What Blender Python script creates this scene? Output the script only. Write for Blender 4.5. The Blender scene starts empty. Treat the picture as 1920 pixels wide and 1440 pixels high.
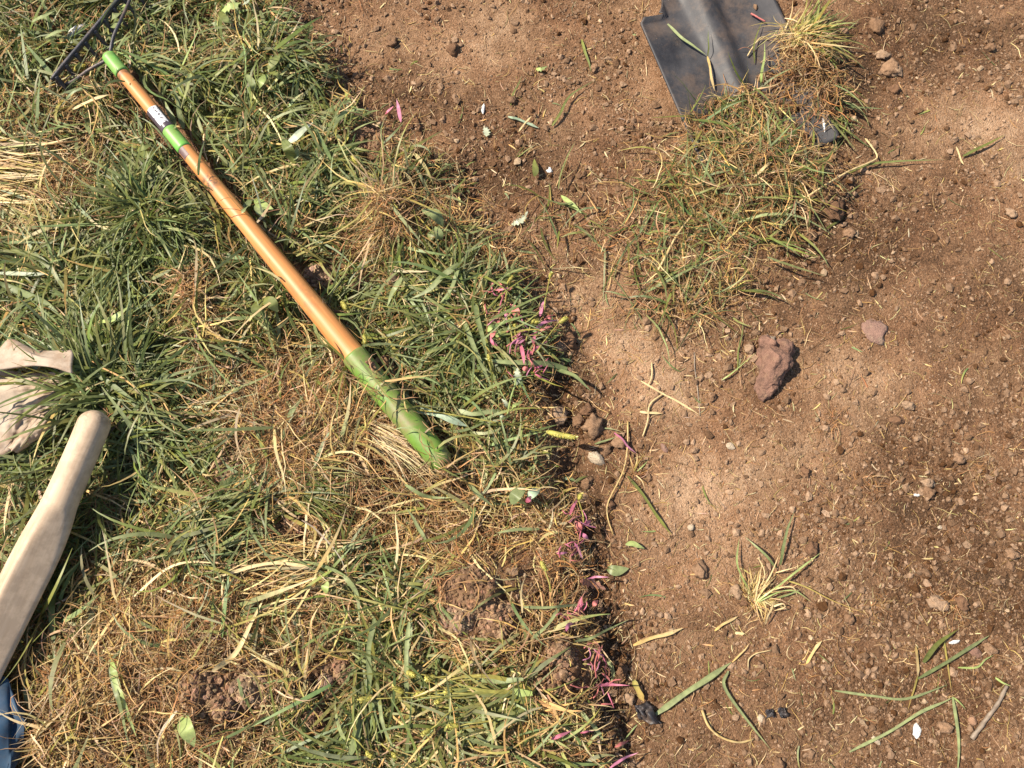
import bpy, bmesh, math
import numpy as np

rng = np.random.default_rng(11)
scene = bpy.context.scene
COL = scene.collection
R = math.radians

# ------------------------------------------------------------------ camera, sky, sun, exposure
PITCH = R(13)                      # tilt away from straight down
FPX = 1450.0                       # focal length in photo pixels (1920 wide)
DIST = 0.87
CAM = np.array([0.0, -DIST * math.sin(PITCH), DIST * math.cos(PITCH)])
cd = bpy.data.cameras.new("camera")
cam = bpy.data.objects.new("camera", cd)
COL.objects.link(cam)
cam.location = CAM
cam.rotation_euler = (PITCH, 0, 0)
cd.sensor_width = 36.0
cd.lens = 36.0 * FPX / 1920.0
cd.clip_start = 0.01
cd.clip_end = 400
scene.camera = cam

SUN_EL, SUN_AZ = R(51), R(168)     # azimuth measured from +x towards +y: sun stands left, slightly up
sdir = np.array([math.cos(SUN_EL) * math.cos(SUN_AZ), math.cos(SUN_EL) * math.sin(SUN_AZ), math.sin(SUN_EL)])
w = bpy.data.worlds.new("World")
scene.world = w
w.use_nodes = True
nt = w.node_tree
bg = nt.nodes["Background"]
sky = nt.nodes.new("ShaderNodeTexSky")
sky.sky_type = 'NISHITA'
sky.sun_disc = False
sky.sun_elevation = SUN_EL
sky.sun_rotation = R(90) - SUN_AZ
nt.links.new(sky.outputs[0], bg.inputs[0])
bg.inputs[1].default_value = 0.085
sl = bpy.data.lights.new("sun", 'SUN')
sl.energy = 5.0
sl.angle = R(1.0)
sl.color = (1.0, 0.91, 0.77)
sun = bpy.data.objects.new("sun", sl)
COL.objects.link(sun)
from mathutils import Vector
sun.rotation_euler = Vector(sdir).to_track_quat('Z', 'Y').to_euler()
sun.location = (-3, 1, 4)
scene.view_settings.view_transform = 'Standard'
scene.view_settings.look = 'None'
scene.view_settings.exposure = 0.80
scene.view_settings.gamma = 1.0
scene.view_settings.use_curve_mapping = False

# ------------------------------------------------------------------ layout helpers
cP, sP = math.cos(PITCH), math.sin(PITCH)
AX_U = np.array([1.0, 0, 0])
AX_V = np.array([0, cP, sP])
AX_F = np.array([0, sP, -cP])


def P(px, py, z=0.0):
    """the point of the place at height z that the photograph shows at (px, py)"""
    px = np.asarray(px, float); py = np.asarray(py, float)
    u = (px - 960) / FPX; v = (720 - py) / FPX
    d = u[..., None] * AX_U + v[..., None] * AX_V + AX_F
    t = (np.asarray(z, float) - CAM[2]) / d[..., 2]
    return CAM + t[..., None] * d


def PX(x, y, z=0.0):
    q = np.stack(np.broadcast_arrays(np.asarray(x, float), np.asarray(y, float), np.asarray(z, float)), -1) - CAM
    dep = q @ AX_F
    return 960 + FPX * (q @ AX_U) / dep, 720 - FPX * (q @ AX_V) / dep


def mpp(px, py, z=0.0):
    """metres per photo pixel at that point"""
    p = P(px, py, z)
    return ((p - CAM) @ AX_F) / FPX


# ------------------------------------------------------------------ noise
def _h(ix, iy, iz, seed):
    n = (ix.astype(np.int64) * 374761393 + iy.astype(np.int64) * 668265263 + iz.astype(np.int64) * 2147483647 + seed * 1274126177) & 0xFFFFFFFF
    n = ((n ^ (n >> 13)) * 1274126177) & 0xFFFFFFFF
    n = (n ^ (n >> 16)) & 0xFFFFFFFF
    return n.astype(float) / 0xFFFFFFFF


def vnoise(x, y, z=None, seed=0):
    x = np.asarray(x, float); y = np.asarray(y, float)
    z = np.zeros_like(x) if z is None else np.asarray(z, float)
    ix, iy, iz = np.floor(x), np.floor(y), np.floor(z)
    fx, fy, fz = x - ix, y - iy, z - iz
    fx, fy, fz = [f * f * (3 - 2 * f) for f in (fx, fy, fz)]
    r = 0
    for a in (0, 1):
        for b in (0, 1):
            for c in (0, 1):
                wgt = (fx if a else 1 - fx) * (fy if b else 1 - fy) * (fz if c else 1 - fz)
                r = r + wgt * _h(ix + a, iy + b, iz + c, seed)
    return r * 2 - 1


def fbm(x, y, size, octv=3, seed=0, gain=0.5):
    r = 0; amp = 1.0; tot = 0
    f = 1.0 / size
    for o in range(octv):
        ca_, sa_ = math.cos(0.7 + 1.3 * o + seed), math.sin(0.7 + 1.3 * o + seed)
        r = r + amp * vnoise((x * ca_ - y * sa_) * f + 13.7 * o, (x * sa_ + y * ca_) * f - 7.1 * o, seed=seed + o)
        tot += amp; amp *= gain; f *= 2.03
    return r / tot


def sstep(a, b, x):
    t = np.clip((x - a) / (b - a), 0, 1)
    return t * t * (3 - 2 * t)


def blob(px, py, lst):
    r = np.zeros_like(px)
    for cx, cy, rx, ry, wt in lst:
        r = r + wt * np.exp(-(((px - cx) / rx) ** 2 + ((py - cy) / ry) ** 2))
    return r


# ------------------------------------------------------------------ mesh helpers
def link(o, parent=None):
    COL.objects.link(o)
    if parent is not None:
        o.parent = parent
    return o


def tag(o, label=None, cat=None, group=None, kind=None):
    if label: o["label"] = label
    if cat: o["category"] = cat
    if group: o["group"] = group
    if kind: o["kind"] = kind
    return o


def build(name, V, F, mat, parent=None, col=None, smooth=True, attrs=None):
    """one mesh object from vertex array V and a list of face arrays (tris, quads)"""
    V = np.asarray(V, np.float32)
    if isinstance(F, np.ndarray): F = [F]
    F = [np.asarray(f, np.int32) for f in F if len(f)]
    me = bpy.data.meshes.new(name)
    nl = sum(f.size for f in F); nf = sum(len(f) for f in F)
    me.vertices.add(len(V)); me.loops.add(nl); me.polygons.add(nf)
    me.vertices.foreach_set("co", V.ravel())
    me.loops.foreach_set("vertex_index", np.concatenate([f.ravel() for f in F]))
    tot = np.concatenate([np.full(len(f), f.shape[1], np.int32) for f in F])
    st = np.concatenate([[0], np.cumsum(tot)[:-1]]).astype(np.int32)
    me.polygons.foreach_set("loop_start", st)
    me.polygons.foreach_set("use_smooth", np.full(nf, smooth, bool))
    me.update(calc_edges=True)
    if col is not None:
        c = np.ones((len(V), 4), np.float32); c[:, :3] = col
        a = me.attributes.new("Col", 'FLOAT_COLOR', 'POINT')
        a.data.foreach_set("color", c.ravel())
    for k, v in (attrs or {}).items():
        a = me.attributes.new(k, 'FLOAT', 'POINT')
        a.data.foreach_set("value", np.asarray(v, np.float32).ravel())
    me.materials.append(mat)
    me.validate()
    return link(bpy.data.objects.new(name, me), parent)


def empty(name, loc, label=None, cat=None, group=None):
    o = bpy.data.objects.new(name, None)
    o.empty_display_size = 0.02
    link(o)
    o.location = loc
    return tag(o, label, cat, group)


def child(o, parent):
    o.parent = parent
    o.matrix_parent_inverse = parent.matrix_world.inverted() if False else __import__("mathutils").Matrix.Translation(-parent.location)
    return o


class Acc:
    """collects many small pieces for one mesh"""
    def __init__(s): s.V = []; s.Q = []; s.T = []; s.C = []; s.n = 0
    def add(s, V, Q=None, T=None, C=None):
        s.V.append(V)
        if Q is not None and len(Q): s.Q.append(np.asarray(Q) + s.n)
        if T is not None and len(T): s.T.append(np.asarray(T) + s.n)
        s.C.append(np.broadcast_to(np.asarray(C, float), (len(V), 3)) if C is not None else np.ones((len(V), 3)))
        s.n += len(V)
    def build(s, name, mat, parent=None, smooth=True):
        F = []
        if s.Q: F.append(np.concatenate(s.Q))
        if s.T: F.append(np.concatenate(s.T))
        return build(name, np.concatenate(s.V), F, mat, parent, np.concatenate(s.C), smooth)


# ------------------------------------------------------------------ materials
def new_mat(name):
    m = bpy.data.materials.new(name); m.use_nodes = True
    n = m.node_tree.nodes; l = m.node_tree.links
    return m, n, l, n["Principled BSDF"], n["Material Output"]


def N(n, t, **kw):
    x = n.new(t)
    for k, v in kw.items():
        if isinstance(k, str) and hasattr(x, k): setattr(x, k, v)
    return x


def noise_node(n, l, vec, scale, detail=4, rough=0.55):
    x = n.new("ShaderNodeTexNoise"); x.inputs["Scale"].default_value = scale
    x.inputs["Detail"].default_value = detail; x.inputs["Roughness"].default_value = rough
    l.new(vec, x.inputs["Vector"])
    return x.outputs["Fac"]


def math_node(n, l, op, a, b=None, c=None, clamp=False):
    x = n.new("ShaderNodeMath"); x.operation = op; x.use_clamp = clamp
    for i, v in enumerate((a, b, c)):
        if v is None: continue
        if isinstance(v, (int, float)): x.inputs[i].default_value = v
        else: l.new(v, x.inputs[i])
    return x.outputs[0]


def mix_col(n, l, fac, a, b, mode='MIX'):
    x = n.new("ShaderNodeMix"); x.data_type = 'RGBA'; x.blend_type = mode
    for s, v in ((x.inputs["Factor"], fac), (x.inputs[6], a), (x.inputs[7], b)):
        if isinstance(v, (int, float)): s.default_value = v
        elif isinstance(v, tuple): s.default_value = (*v, 1)
        else: l.new(v, s)
    return x.outputs[2]


def ramp(n, l, fac, stops):
    x = n.new("ShaderNodeValToRGB")
    while len(x.color_ramp.elements) < len(stops): x.color_ramp.elements.new(0.5)
    for e, (p, c) in zip(x.color_ramp.elements, stops):
        e.position = p; e.color = (*c, 1)
    l.new(fac, x.inputs[0])
    return x.outputs[0]


def bump(n, l, h, strength, dist, bs):
    x = n.new("ShaderNodeBump"); x.inputs["Strength"].default_value = strength
    x.inputs["Distance"].default_value = dist
    l.new(h, x.inputs["Height"]); l.new(x.outputs[0], bs.inputs["Normal"])


def pos(n):
    return n.new("ShaderNodeNewGeometry").outputs["Position"]


def objco(n):
    return n.new("ShaderNodeTexCoord").outputs["Object"]


def attr(n, name, vec=False):
    a = n.new("ShaderNodeAttribute"); a.attribute_name = name
    return a.outputs["Color" if vec else "Fac"]


def soil_material():
    m, n, l, b, o = new_mat("soil")
    p = pos(n)
    n1 = noise_node(n, l, p, 45, 6, 0.6)
    n2 = noise_node(n, l, p, 420, 4, 0.65)
    n3 = noise_node(n, l, p, 12, 3)
    f = math_node(n, l, 'ADD', attr(n, "dry"), math_node(n, l, 'MULTIPLY_ADD', n1, 0.9, -0.45))
    f = math_node(n, l, 'ADD', f, math_node(n, l, 'MULTIPLY_ADD', n2, 1.3, -0.65), clamp=True)
    c = ramp(n, l, f, [(0.0, (0.080, 0.045, 0.024)), (0.30, (0.205, 0.113, 0.060)), (0.60, (0.345, 0.205, 0.115)), (1.0, (0.52, 0.350, 0.218))])
    # reddish and greyish drifts of the clay
    c = mix_col(n, l, math_node(n, l, 'MULTIPLY_ADD', n3, 2.4, -0.9, clamp=True), c, mix_col(n, l, 1.0, c, (1.06, 0.94, 0.88), 'MULTIPLY'))
    # pale mineral grains
    v = n.new("ShaderNodeTexVoronoi"); v.inputs["Scale"].default_value = 300; l.new(p, v.inputs["Vector"])
    g = math_node(n, l, 'LESS_THAN', v.outputs["Distance"], 0.20)
    sep = n.new("ShaderNodeSeparateColor"); l.new(v.outputs["Color"], sep.inputs[0])
    g = math_node(n, l, 'MULTIPLY', g, math_node(n, l, 'GREATER_THAN', sep.outputs[0], 0.80))
    c = mix_col(n, l, math_node(n, l, 'MULTIPLY', g, 0.75), c, (0.55, 0.40, 0.27))
    l.new(c, b.inputs["Base Color"])
    b.inputs["Roughness"].default_value = 0.95
    b.inputs["Specular IOR Level"].default_value = 0.15
    v2 = n.new("ShaderNodeTexVoronoi"); v2.inputs["Scale"].default_value = 520; l.new(p, v2.inputs["Vector"])
    h = math_node(n, l, 'ADD', math_node(n, l, 'MULTIPLY', noise_node(n, l, p, 150, 9, 0.78), 1.5), math_node(n, l, 'MULTIPLY', v2.outputs["Distance"], -0.35))
    bump(n, l, h, 0.9, 0.0045, b)
    return m


def crumb_material():
    m, n, l, b, o = new_mat("soil_crumb")
    p = pos(n)
    n2 = noise_node(n, l, p, 330, 5, 0.65)
    c = mix_col(n, l, 1.0, attr(n, "Col", True), ramp(n, l, n2, [(0.25, (0.55, 0.52, 0.5)), (0.75, (1.35, 1.35, 1.35))]), 'MULTIPLY')
    l.new(c, b.inputs["Base Color"]); b.inputs["Roughness"].default_value = 0.95
    b.inputs["Specular IOR Level"].default_value = 0.15
    bump(n, l, noise_node(n, l, p, 420, 6, 0.7), 0.7, 0.003, b)
    return m


def blade_material(name, trans=0.3, rough=0.42, spec=0.45):
    m, n, l, b, o = new_mat(name)
    p = pos(n)
    nz = noise_node(n, l, p, 160, 3)
    c = mix_col(n, l, 1.0, attr(n, "Col", True), ramp(n, l, nz, [(0.3, (0.75, 0.75, 0.75)), (0.7, (1.25, 1.25, 1.2))]), 'MULTIPLY')
    l.new(c, b.inputs["Base Color"])
    b.inputs["Roughness"].default_value = rough
    b.inputs["Specular IOR Level"].default_value = spec
    t = n.new("ShaderNodeBsdfTranslucent"); l.new(c, t.inputs[0])
    mx = n.new("ShaderNodeMixShader"); mx.inputs[0].default_value = trans
    l.new(b.outputs[0], mx.inputs[1]); l.new(t.outputs[0], mx.inputs[2]); l.new(mx.outputs[0], o.inputs[0])
    return m


def painted(name, c, rough=0.4, noise_scale=60, var=0.15, dirt=0.0, metallic=0.0, bumps=0.15):
    m, n, l, b, o = new_mat(name)
    p = pos(n)
    nz = noise_node(n, l, p, noise_scale, 5, 0.6)
    lo = tuple(x * (1 - var) for x in c); hi = tuple(min(1, x * (1 + var)) for x in c)
    cc = ramp(n, l, nz, [(0.3, lo), (0.7, hi)])
    if dirt:
        d = noise_node(n, l, p, 38, 7, 0.7)
        cc = mix_col(n, l, math_node(n, l, 'MULTIPLY', ramp(n, l, d, [(0.46, (0, 0, 0)), (0.66, (1, 1, 1))]), dirt), cc, (0.26, 0.16, 0.095))
    l.new(cc, b.inputs["Base Color"])
    b.inputs["Roughness"].default_value = rough; b.inputs["Metallic"].default_value = metallic
    if bumps: bump(n, l, noise_node(n, l, p, noise_scale * 5, 4), bumps, 0.001, b)
    return m


def wood_material(name, light, dark, axis, rough=0.45, streak=1.0):
    """wood grain running along the world direction axis"""
    m, n, l, b, o = new_mat(name)
    p = pos(n)
    ax = np.array(axis, float); ax /= np.linalg.norm(ax)
    mp = n.new("ShaderNodeMapping")
    az = math.atan2(ax[1], ax[0])
    mp.vector_type = 'TEXTURE'
    mp.inputs["Rotation"].default_value = (0, 0, az)
    mp.inputs["Scale"].default_value = (1, 0.05, 0.05)
    l.new(p, mp.inputs["Vector"])
    g = noise_node(n, l, mp.outputs[0], 14, 4, 0.6)
    g2 = noise_node(n, l, p, 9, 3)
    f = math_node(n, l, 'MULTIPLY_ADD', g, 0.75 * streak, 0.5 - 0.375 * streak)
    f = math_node(n, l, 'ADD', f, math_node(n, l, 'MULTIPLY_ADD', g2, 0.5, -0.25), clamp=True)
    c = ramp(n, l, f, [(0.2, dark), (0.75, light)])
    d = noise_node(n, l, p, 55, 6, 0.7)
    dm = math_node(n, l, 'MULTIPLY', attr(n, "dirt"), ramp(n, l, d, [(0.42, (0, 0, 0)), (0.55, (1, 1, 1))]), clamp=True)
    c = mix_col(n, l, dm, c, (0.10, 0.055, 0.03))
    l.new(c, b.inputs["Base Color"]); b.inputs["Roughness"].default_value = rough
    bump(n, l, g, 0.15, 0.0006, b)
    return m


SOIL = soil_material()
CRUMB = crumb_material()
GREEN = blade_material("grass_blade", 0.36, 0.45, 0.34)
STRAW = blade_material("dry_straw", 0.22, 0.5, 0.4)
ROOT = blade_material("grass_root", 0.12, 0.7, 0.2)
LEAF = blade_material("broad_leaf", 0.3, 0.45, 0.4)

# ------------------------------------------------------------------ the ground
EDGE = np.array([(-700, 330), (-300, 450), (0, 540), (60, 575), (150, 640), (230, 705), (270, 770), (310, 850), (400, 885), (450, 955), (520, 985),
                 (600, 1015), (660, 1050), (760, 1012), (850, 1028), (950, 1060), (1050, 1085), (1150, 1105), (1250, 1110), (1340, 1120), (1440, 1138), (1900, 1210), (2600, 1300)], float)


def sod_dist(px, py):
    """photo-pixel distance inside the sod (positive) or out on the bare dirt (negative)"""
    return np.interp(py, EDGE[:, 0], EDGE[:, 1]) - px


MOUND = [  # px, py, rx, ry, height (m)
    (900, 1130, 95, 85, 0.026), (415, 1290, 110, 75, 0.022), (600, 1270, 80, 60, 0.012), (1060, 1250, 60, 60, 0.018), (470, 960, 60, 60, 0.014),
    (560, 800, 120, 70, 0.016), (660, 870, 120, 70, 0.016), (735, 440, 38, 48, 0.030), (372, 560, 30, 45, 0.022), (690, 680, 60, 40, 0.008), (600, 515, 30, 30, 0.008), (720, 700, 30, 30, 0.01),
    (1420, 320, 130, 80, 0.024), (1300, 480, 120, 70, 0.010), (1530, 120, 70, 85, 0.018), (1540, 370, 50, 40, 0.014),
    (1090, 700, 25, 40, 0.008), (1000, 830, 40, 40, 0.008), (1120, 860, 25, 20, 0.004), (1050, 640, 30, 30, 0.006),
    (300, 430, 120, 100, 0.012), (200, 740, 130, 90, 0.012), (300, 1200, 160, 100, 0.016), (150, 1350, 130, 90, 0.016), (860, 300, 60, 40, 0.008), (690, 270, 60, 40, 0.012),
    (1210, 860, 40, 30, -0.004), (1430, 1130, 40, 30, 0.004), (1800, 1130, 40, 30, 0.003)]
DRY = [  # pale, dry, trodden patches
    (1220, 690, 70, 55, .42), (1250, 760, 80, 50, .35), (1300, 930, 90, 70, .42), (1360, 880, 110, 70, .28), (1420, 980, 120, 70, .12), (1080, 560, 50, 40, .38), (1160, 640, 60, 45, .30),
    (1600, 700, 110, 60, .25), (1450, 820, 140, 90, .16), (1560, 880, 130, 60, .12), (900, 90, 130, 70, .24), (700, 60, 70, 50, .2), (830, 130, 60, 40, .15), (1870, 240, 70, 40, .35), (1760, 200, 60, 60, .2),
    (1050, 220, 80, 60, .18), (1200, 560, 90, 50, .12), (1860, 20, 60, 40, .2), (1700, 260, 70, 60, .15), (1640, 320, 60, 50, .18), (1300, 1230, 90, 60, .14), (1340, 1050, 60, 60, .14), (1280, 1400, 70, 60, .12),
    (1880, 640, 50, 50, .1), (420, 1280, 80, 50, .22), (880, 1110, 70, 50, .22), (1060, 1240, 50, 50, .2), (690, 270, 50, 40, .15), (1000, 840, 40, 40, .1)]
WET = [  # freshly turned, darker soil
    (1110, 960, 40, 110, .36), (1150, 1220, 40, 150, .34), (1080, 740, 40, 80, .30), (760, 190, 120, 60, .20), (1600, 480, 100, 60, .18), (1560, 230, 120, 110, .22), (1780, 120, 120, 90, .12),
    (950, 330, 70, 60, .16), (1850, 560, 80, 60, .14), (1500, 770, 70, 40, .12), (1650, 860, 90, 60, .16), (1750, 920, 110, 60, .12), (1750, 1100, 130, 80, .10), (1600, 1300, 160, 90, .10), (1250, 870, 60, 70, .10), (1830, 1300, 90, 90, .12)]


def ground_height(x, y):
    px, py = PX(x, y)
    d = sod_dist(px, py) + 44 * fbm(x, y, 0.06, 3, 5) + 22 * fbm(x, y, 0.02, 2, 9)
    sod = sstep(-40, 66, d)
    fade = 1.0 / (1.0 + (np.hypot(x, y) / 2.5) ** 4)
    h = 0.005 * fbm(x, y, 0.28, 2, 1) + 0.0045 * fbm(x, y, 0.06, 3, 2)
    fine = fbm(x, y, 0.016, 3, 3, 0.6)
    rough = 0.5 + 0.5 * sstep(-0.2, 0.3, fbm(x, y, 0.12, 2, 31))
    h = h + 0.0020 * rough * fine + 0.0018 * rough * np.abs(fbm(x, y, 0.010, 2, 7))
    h = h + sod * (0.022 + 0.014 * fbm(x, y, 0.065, 3, 4) + 0.009 * fbm(x, y, 0.022, 3, 8))
    trench = np.exp(-((d + 36) / 30) ** 2) * (0.35 + 0.65 * sstep(560, 820, py)) * sstep(180, 320, py)
    h = h - 0.008 * trench
    px2 = px + 22 * fbm(x, y, 0.03, 2, 21); py2 = py + 22 * fbm(x, y, 0.03, 2, 22)
    for cx, cy, rx, ry, hh in MOUND:
        q = np.exp(-(((px2 - cx) / rx) ** 2 + ((py2 - cy) / ry) ** 2) ** 1.3)
        h = h + hh * q * (1 + 0.35 * fbm(x, y, 0.012, 2, 33))
    dry = 0.36 + 0.30 * fbm(x, y, 0.13, 3, 41) + blob(px2, py2, DRY) - blob(px2, py2, WET) - 0.16 * sod - 0.10 * trench
    return h * fade, sod, np.clip(dry, 0.0, 0.95)


def axis(lo, hi, step, far):
    a = np.arange(lo, hi + step / 2, step)
    g = [step * 1.35 ** k for k in range(1, 40)]
    g = np.cumsum(g); g = g[g < far]
    return np.concatenate([lo - g[::-1], a, hi + g])


XS = axis(-0.86, 0.86, 0.0030, 80)
YS = axis(-0.66, 0.80, 0.0030, 80)
GX, GY = np.meshgrid(XS, YS)
H, SOD, DRYG = ground_height(GX, GY)


def gsample(G, x, y):
    fx = np.interp(x, XS, np.arange(len(XS))); fy = np.interp(y, YS, np.arange(len(YS)))
    ix = np.minimum(fx.astype(int), len(XS) - 2); iy = np.minimum(fy.astype(int), len(YS) - 2)
    a, b = fx - ix, fy - iy
    return (G[iy, ix] * (1 - a) + G[iy, ix + 1] * a) * (1 - b) + (G[iy + 1, ix] * (1 - a) + G[iy + 1, ix + 1] * a) * b


ny, nx = GX.shape
ii = np.arange(ny * nx).reshape(ny, nx)
GQ = np.stack([ii[:-1, :-1], ii[:-1, 1:], ii[1:, 1:], ii[1:, :-1]], -1).reshape(-1, 4)
ground = build("ground", np.stack([GX, GY, H], -1).reshape(-1, 3), GQ, SOIL, attrs={"dry": DRYG})
tag(ground, "bare brown dug soil with crumbs and dry pale patches", kind="structure")

TOP = H.copy()            # the ground with the shovel and the rake handle lying on it


def stamp_top(A, B, rA, rB):
    """raise TOP by a rod lying from A to B"""
    AB = B - A; L2 = AB[0] ** 2 + AB[1] ** 2
    t = np.clip(((GX - A[0]) * AB[0] + (GY - A[1]) * AB[1]) / L2, 0, 1)
    d = np.hypot(GX - A[0] - t * AB[0], GY - A[1] - t * AB[1])
    r = rA + t * (rB - rA)
    z = A[2] + t * AB[2] + np.sqrt(np.clip(r * r - d * d, 0, None))
    np.maximum(TOP, np.where(d < r, z, -1), out=TOP)


# ------------------------------------------------------------------ shape helpers
def frames(path):
    path = np.asarray(path, float)
    t = np.gradient(path, axis=0); t /= np.linalg.norm(t, axis=1)[:, None] + 1e-12
    ref = np.array([0, 0, 1.0]); 
    s = np.cross(np.broadcast_to(ref, t.shape), t)
    bad = np.linalg.norm(s, axis=1) < 1e-3
    s[bad] = np.cross(np.array([1.0, 0, 0]), t[bad])
    s /= np.linalg.norm(s, axis=1)[:, None]
    u = np.cross(t, s)
    return t, s, u


def tube(path, rad, n=10, square=None, cap=True, flat=1.0, roll=0.0):
    """V, quads, tris of a tapered tube; square in 0..1 turns the section from round to square; flat squeezes its height"""
    path = np.asarray(path, float); m = len(path)
    rad = np.broadcast_to(np.asarray(rad, float), (m,))
    sq = np.zeros(m) if square is None else np.broadcast_to(np.asarray(square, float), (m,))
    t, s, u = frames(path)
    a = np.linspace(0, 2 * np.pi, n, endpoint=False)
    ca, sa = np.cos(a), np.sin(a)
    k = 2 + sq[:, None] * 10
    ca2, sa2 = np.cos(a + roll), np.sin(a + roll)
    den = (np.abs(ca)[None] ** k + np.abs(sa)[None] ** k) ** (1 / k)
    rr = rad[:, None] / den
    V = path[:, None] + (rr * ca2)[..., None] * s[:, None] + (rr * sa2 * flat)[..., None] * u[:, None]
    V = V.reshape(-1, 3)
    i = np.arange(m - 1)[:, None] * n; j = np.arange(n)[None]; j2 = (j + 1) % n
    Q = np.stack([i + j, i + j2, i + n + j2, i + n + j], -1).reshape(-1, 4)
    T = np.zeros((0, 3), int)
    if cap:
        V = np.concatenate([V, path[:1], path[-1:]])
        c0, c1 = m * n, m * n + 1
        jj = np.arange(n); jn = (jj + 1) % n
        T = np.concatenate([np.stack([np.full(n, c0), jn, jj], -1), np.stack([np.full(n, c1), (m - 1) * n + jj, (m - 1) * n + jn], -1)])
    return V, Q, T


def spline(pts, n):
    """smooth curve through pts (Catmull-Rom), n samples"""
    p = np.asarray(pts, float)
    if len(p) == 2:
        return p[0] + (p[1] - p[0]) * np.linspace(0, 1, n)[:, None]
    e = np.concatenate([[2 * p[0] - p[1]], p, [2 * p[-1] - p[-2]]])
    u = np.linspace(0, len(p) - 1 - 1e-9, n); k = u.astype(int); f = (u - k)[:, None]
    a, b, c, d = e[k], e[k + 1], e[k + 2], e[k + 3]
    return 0.5 * (2 * b + (c - a) * f + (2 * a - 5 * b + 4 * c - d) * f ** 2 + (3 * b - a - 3 * c + d) * f ** 3)


def strip(path, width, cA, cB, fold=0.25, prof=None, tilt=0.0, across=3):
    """a grass blade along path: folded strip of 3 columns; width in metres"""
    path = np.asarray(path, float); m = len(path)
    tt = np.linspace(0, 1, m)
    if prof is None: prof = np.clip(np.minimum(0.55 + tt * 3, 1.0) * (1 - tt ** 3.0), 0.03, 1)
    t, s, u = frames(path)
    ct, st_ = np.cos(tilt), np.sin(tilt)
    side = s * ct + u * st_; up = u * ct - s * st_
    wv = 0.5 * width * prof
    L_ = path - side * wv[:, None] + up * (wv * fold)[:, None]
    C_ = path
    R_ = path + side * wv[:, None] + up * (wv * fold)[:, None]
    V = np.stack([L_, C_, R_], 1).reshape(-1, 3)
    i = np.arange(m - 1) * 3
    Q = np.concatenate([np.stack([i, i + 1, i + 4, i + 3], -1), np.stack([i + 1, i + 2, i + 5, i + 4], -1)])
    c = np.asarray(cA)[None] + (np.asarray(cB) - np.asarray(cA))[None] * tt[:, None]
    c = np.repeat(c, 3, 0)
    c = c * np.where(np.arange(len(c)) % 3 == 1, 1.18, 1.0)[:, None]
    return V, Q, c


def ico(sub):
    bm = bmesh.new(); bmesh.ops.create_icosphere(bm, subdivisions=sub, radius=1.0)
    bm.verts.ensure_lookup_table()
    V = np.array([v.co[:] for v in bm.verts]); F = np.array([[v.index for v in f.verts] for f in bm.faces]); bm.free()
    return V, F


ICO = {k: ico(k) for k in (1, 2, 3, 4)}


def lump(center, size, seed, sub=3, rough=0.3, freq=2.2, rot=0.0, facets=0):
    V, F = ICO[sub]
    V = V.copy()
    o = seed * 17.3
    d = 1 + rough * vnoise(V[:, 0] * freq + o, V[:, 1] * freq, V[:, 2] * freq, seed) + 0.5 * rough * vnoise(V[:, 0] * freq * 2.3 + o, V[:, 1] * freq * 2.3, V[:, 2] * freq * 2.3, seed + 3) \
        + 0.28 * rough * vnoise(V[:, 0] * freq * 5 + o, V[:, 1] * freq * 5, V[:, 2] * freq * 5, seed + 5)
    V *= d[:, None]
    r2 = np.random.default_rng(seed)
    for k in range(facets):
        nrm = r2.normal(size=3); nrm /= np.linalg.norm(nrm)
        if nrm[2] < -0.2: nrm = -nrm
        q = V @ nrm; lim = r2.uniform(0.62, 0.85)
        V = V - np.clip(q - lim, 0, None)[:, None] * nrm * 0.92
    V = V * np.asarray(size)
    c, s_ = math.cos(rot), math.sin(rot)
    V = V @ np.array([[c, s_, 0], [-s_, c, 0], [0, 0, 1]])
    return V + np.asarray(center), F


# ------------------------------------------------------------------ hand rake with green sleeves
def lin(r, g, b):
    f = lambda c: ((c / 255 + 0.055) / 1.055) ** 2.4 if c > 10 else c / 255 / 12.92
    return (f(r), f(g), f(b))


RA, RB = P(204, 106, 0.062), P(838, 878, 0.052)
rake_ax = (RB - RA) / np.linalg.norm(RB - RA)


def rake_pt(t): return RA + (RB - RA) * t


def rake_r(t):
    return np.interp(t, [0, .047, .25, .45, .74, .75, .97, 1.0], np.array([11.0, 11.8, 13.2, 16.0, 20.5, 21.5, 20.5, 18]) * 0.00061)


WOOD_O = wood_material("orange_varnished_wood", (0.63, 0.285, 0.092), (0.43, 0.155, 0.038), rake_ax, 0.5, 1.3)
SLEEVE = painted("green_plastic_sleeve", (0.16, 0.42, 0.07), 0.45, 70, 0.15, 0.45, bumps=0.05)
GRIP = painted("green_grip_paint", (0.125, 0.225, 0.028), 0.5, 60, 0.25, 0.65, bumps=0.08)
IRON = painted("dark_forged_iron", (0.055, 0.052, 0.058), 0.5, 120, 0.3, 0.4, metallic=0.3, bumps=0.4)

rake = empty("hand_rake", tuple(rake_pt(0.5)), "short orange wooden hand rake with green sleeves lying diagonally in the grass", "rake")


def rod_part(name, t0, t1, extra, mat, n=40, dirt=None, round_end=0):
    ts = np.linspace(t0, t1, n); path = np.array([rake_pt(t) for t in ts]); r = rake_r(ts) + extra
    if round_end:
        e = ts > t1 - 0.02
        r[e] *= np.sqrt(np.clip(1 - ((ts[e] - (t1 - 0.02)) / 0.0205) ** 2, 0.02, 1))
    if round_end == 2:
        e = ts < t0 + 0.006
        r[e] *= 0.9
    V, Q, T = tube(path, r, 28)
    d = np.zeros(len(V))
    if dirt is not None:
        d[:len(ts) * 28] = np.repeat(dirt(ts), 28)
    o = build(name, V, [Q, T], mat, attrs={"dirt": d})
    if name in ("green_band", "printed_label"):
        o.parent = wood_part
        return o
    return child(o, rake)


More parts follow.
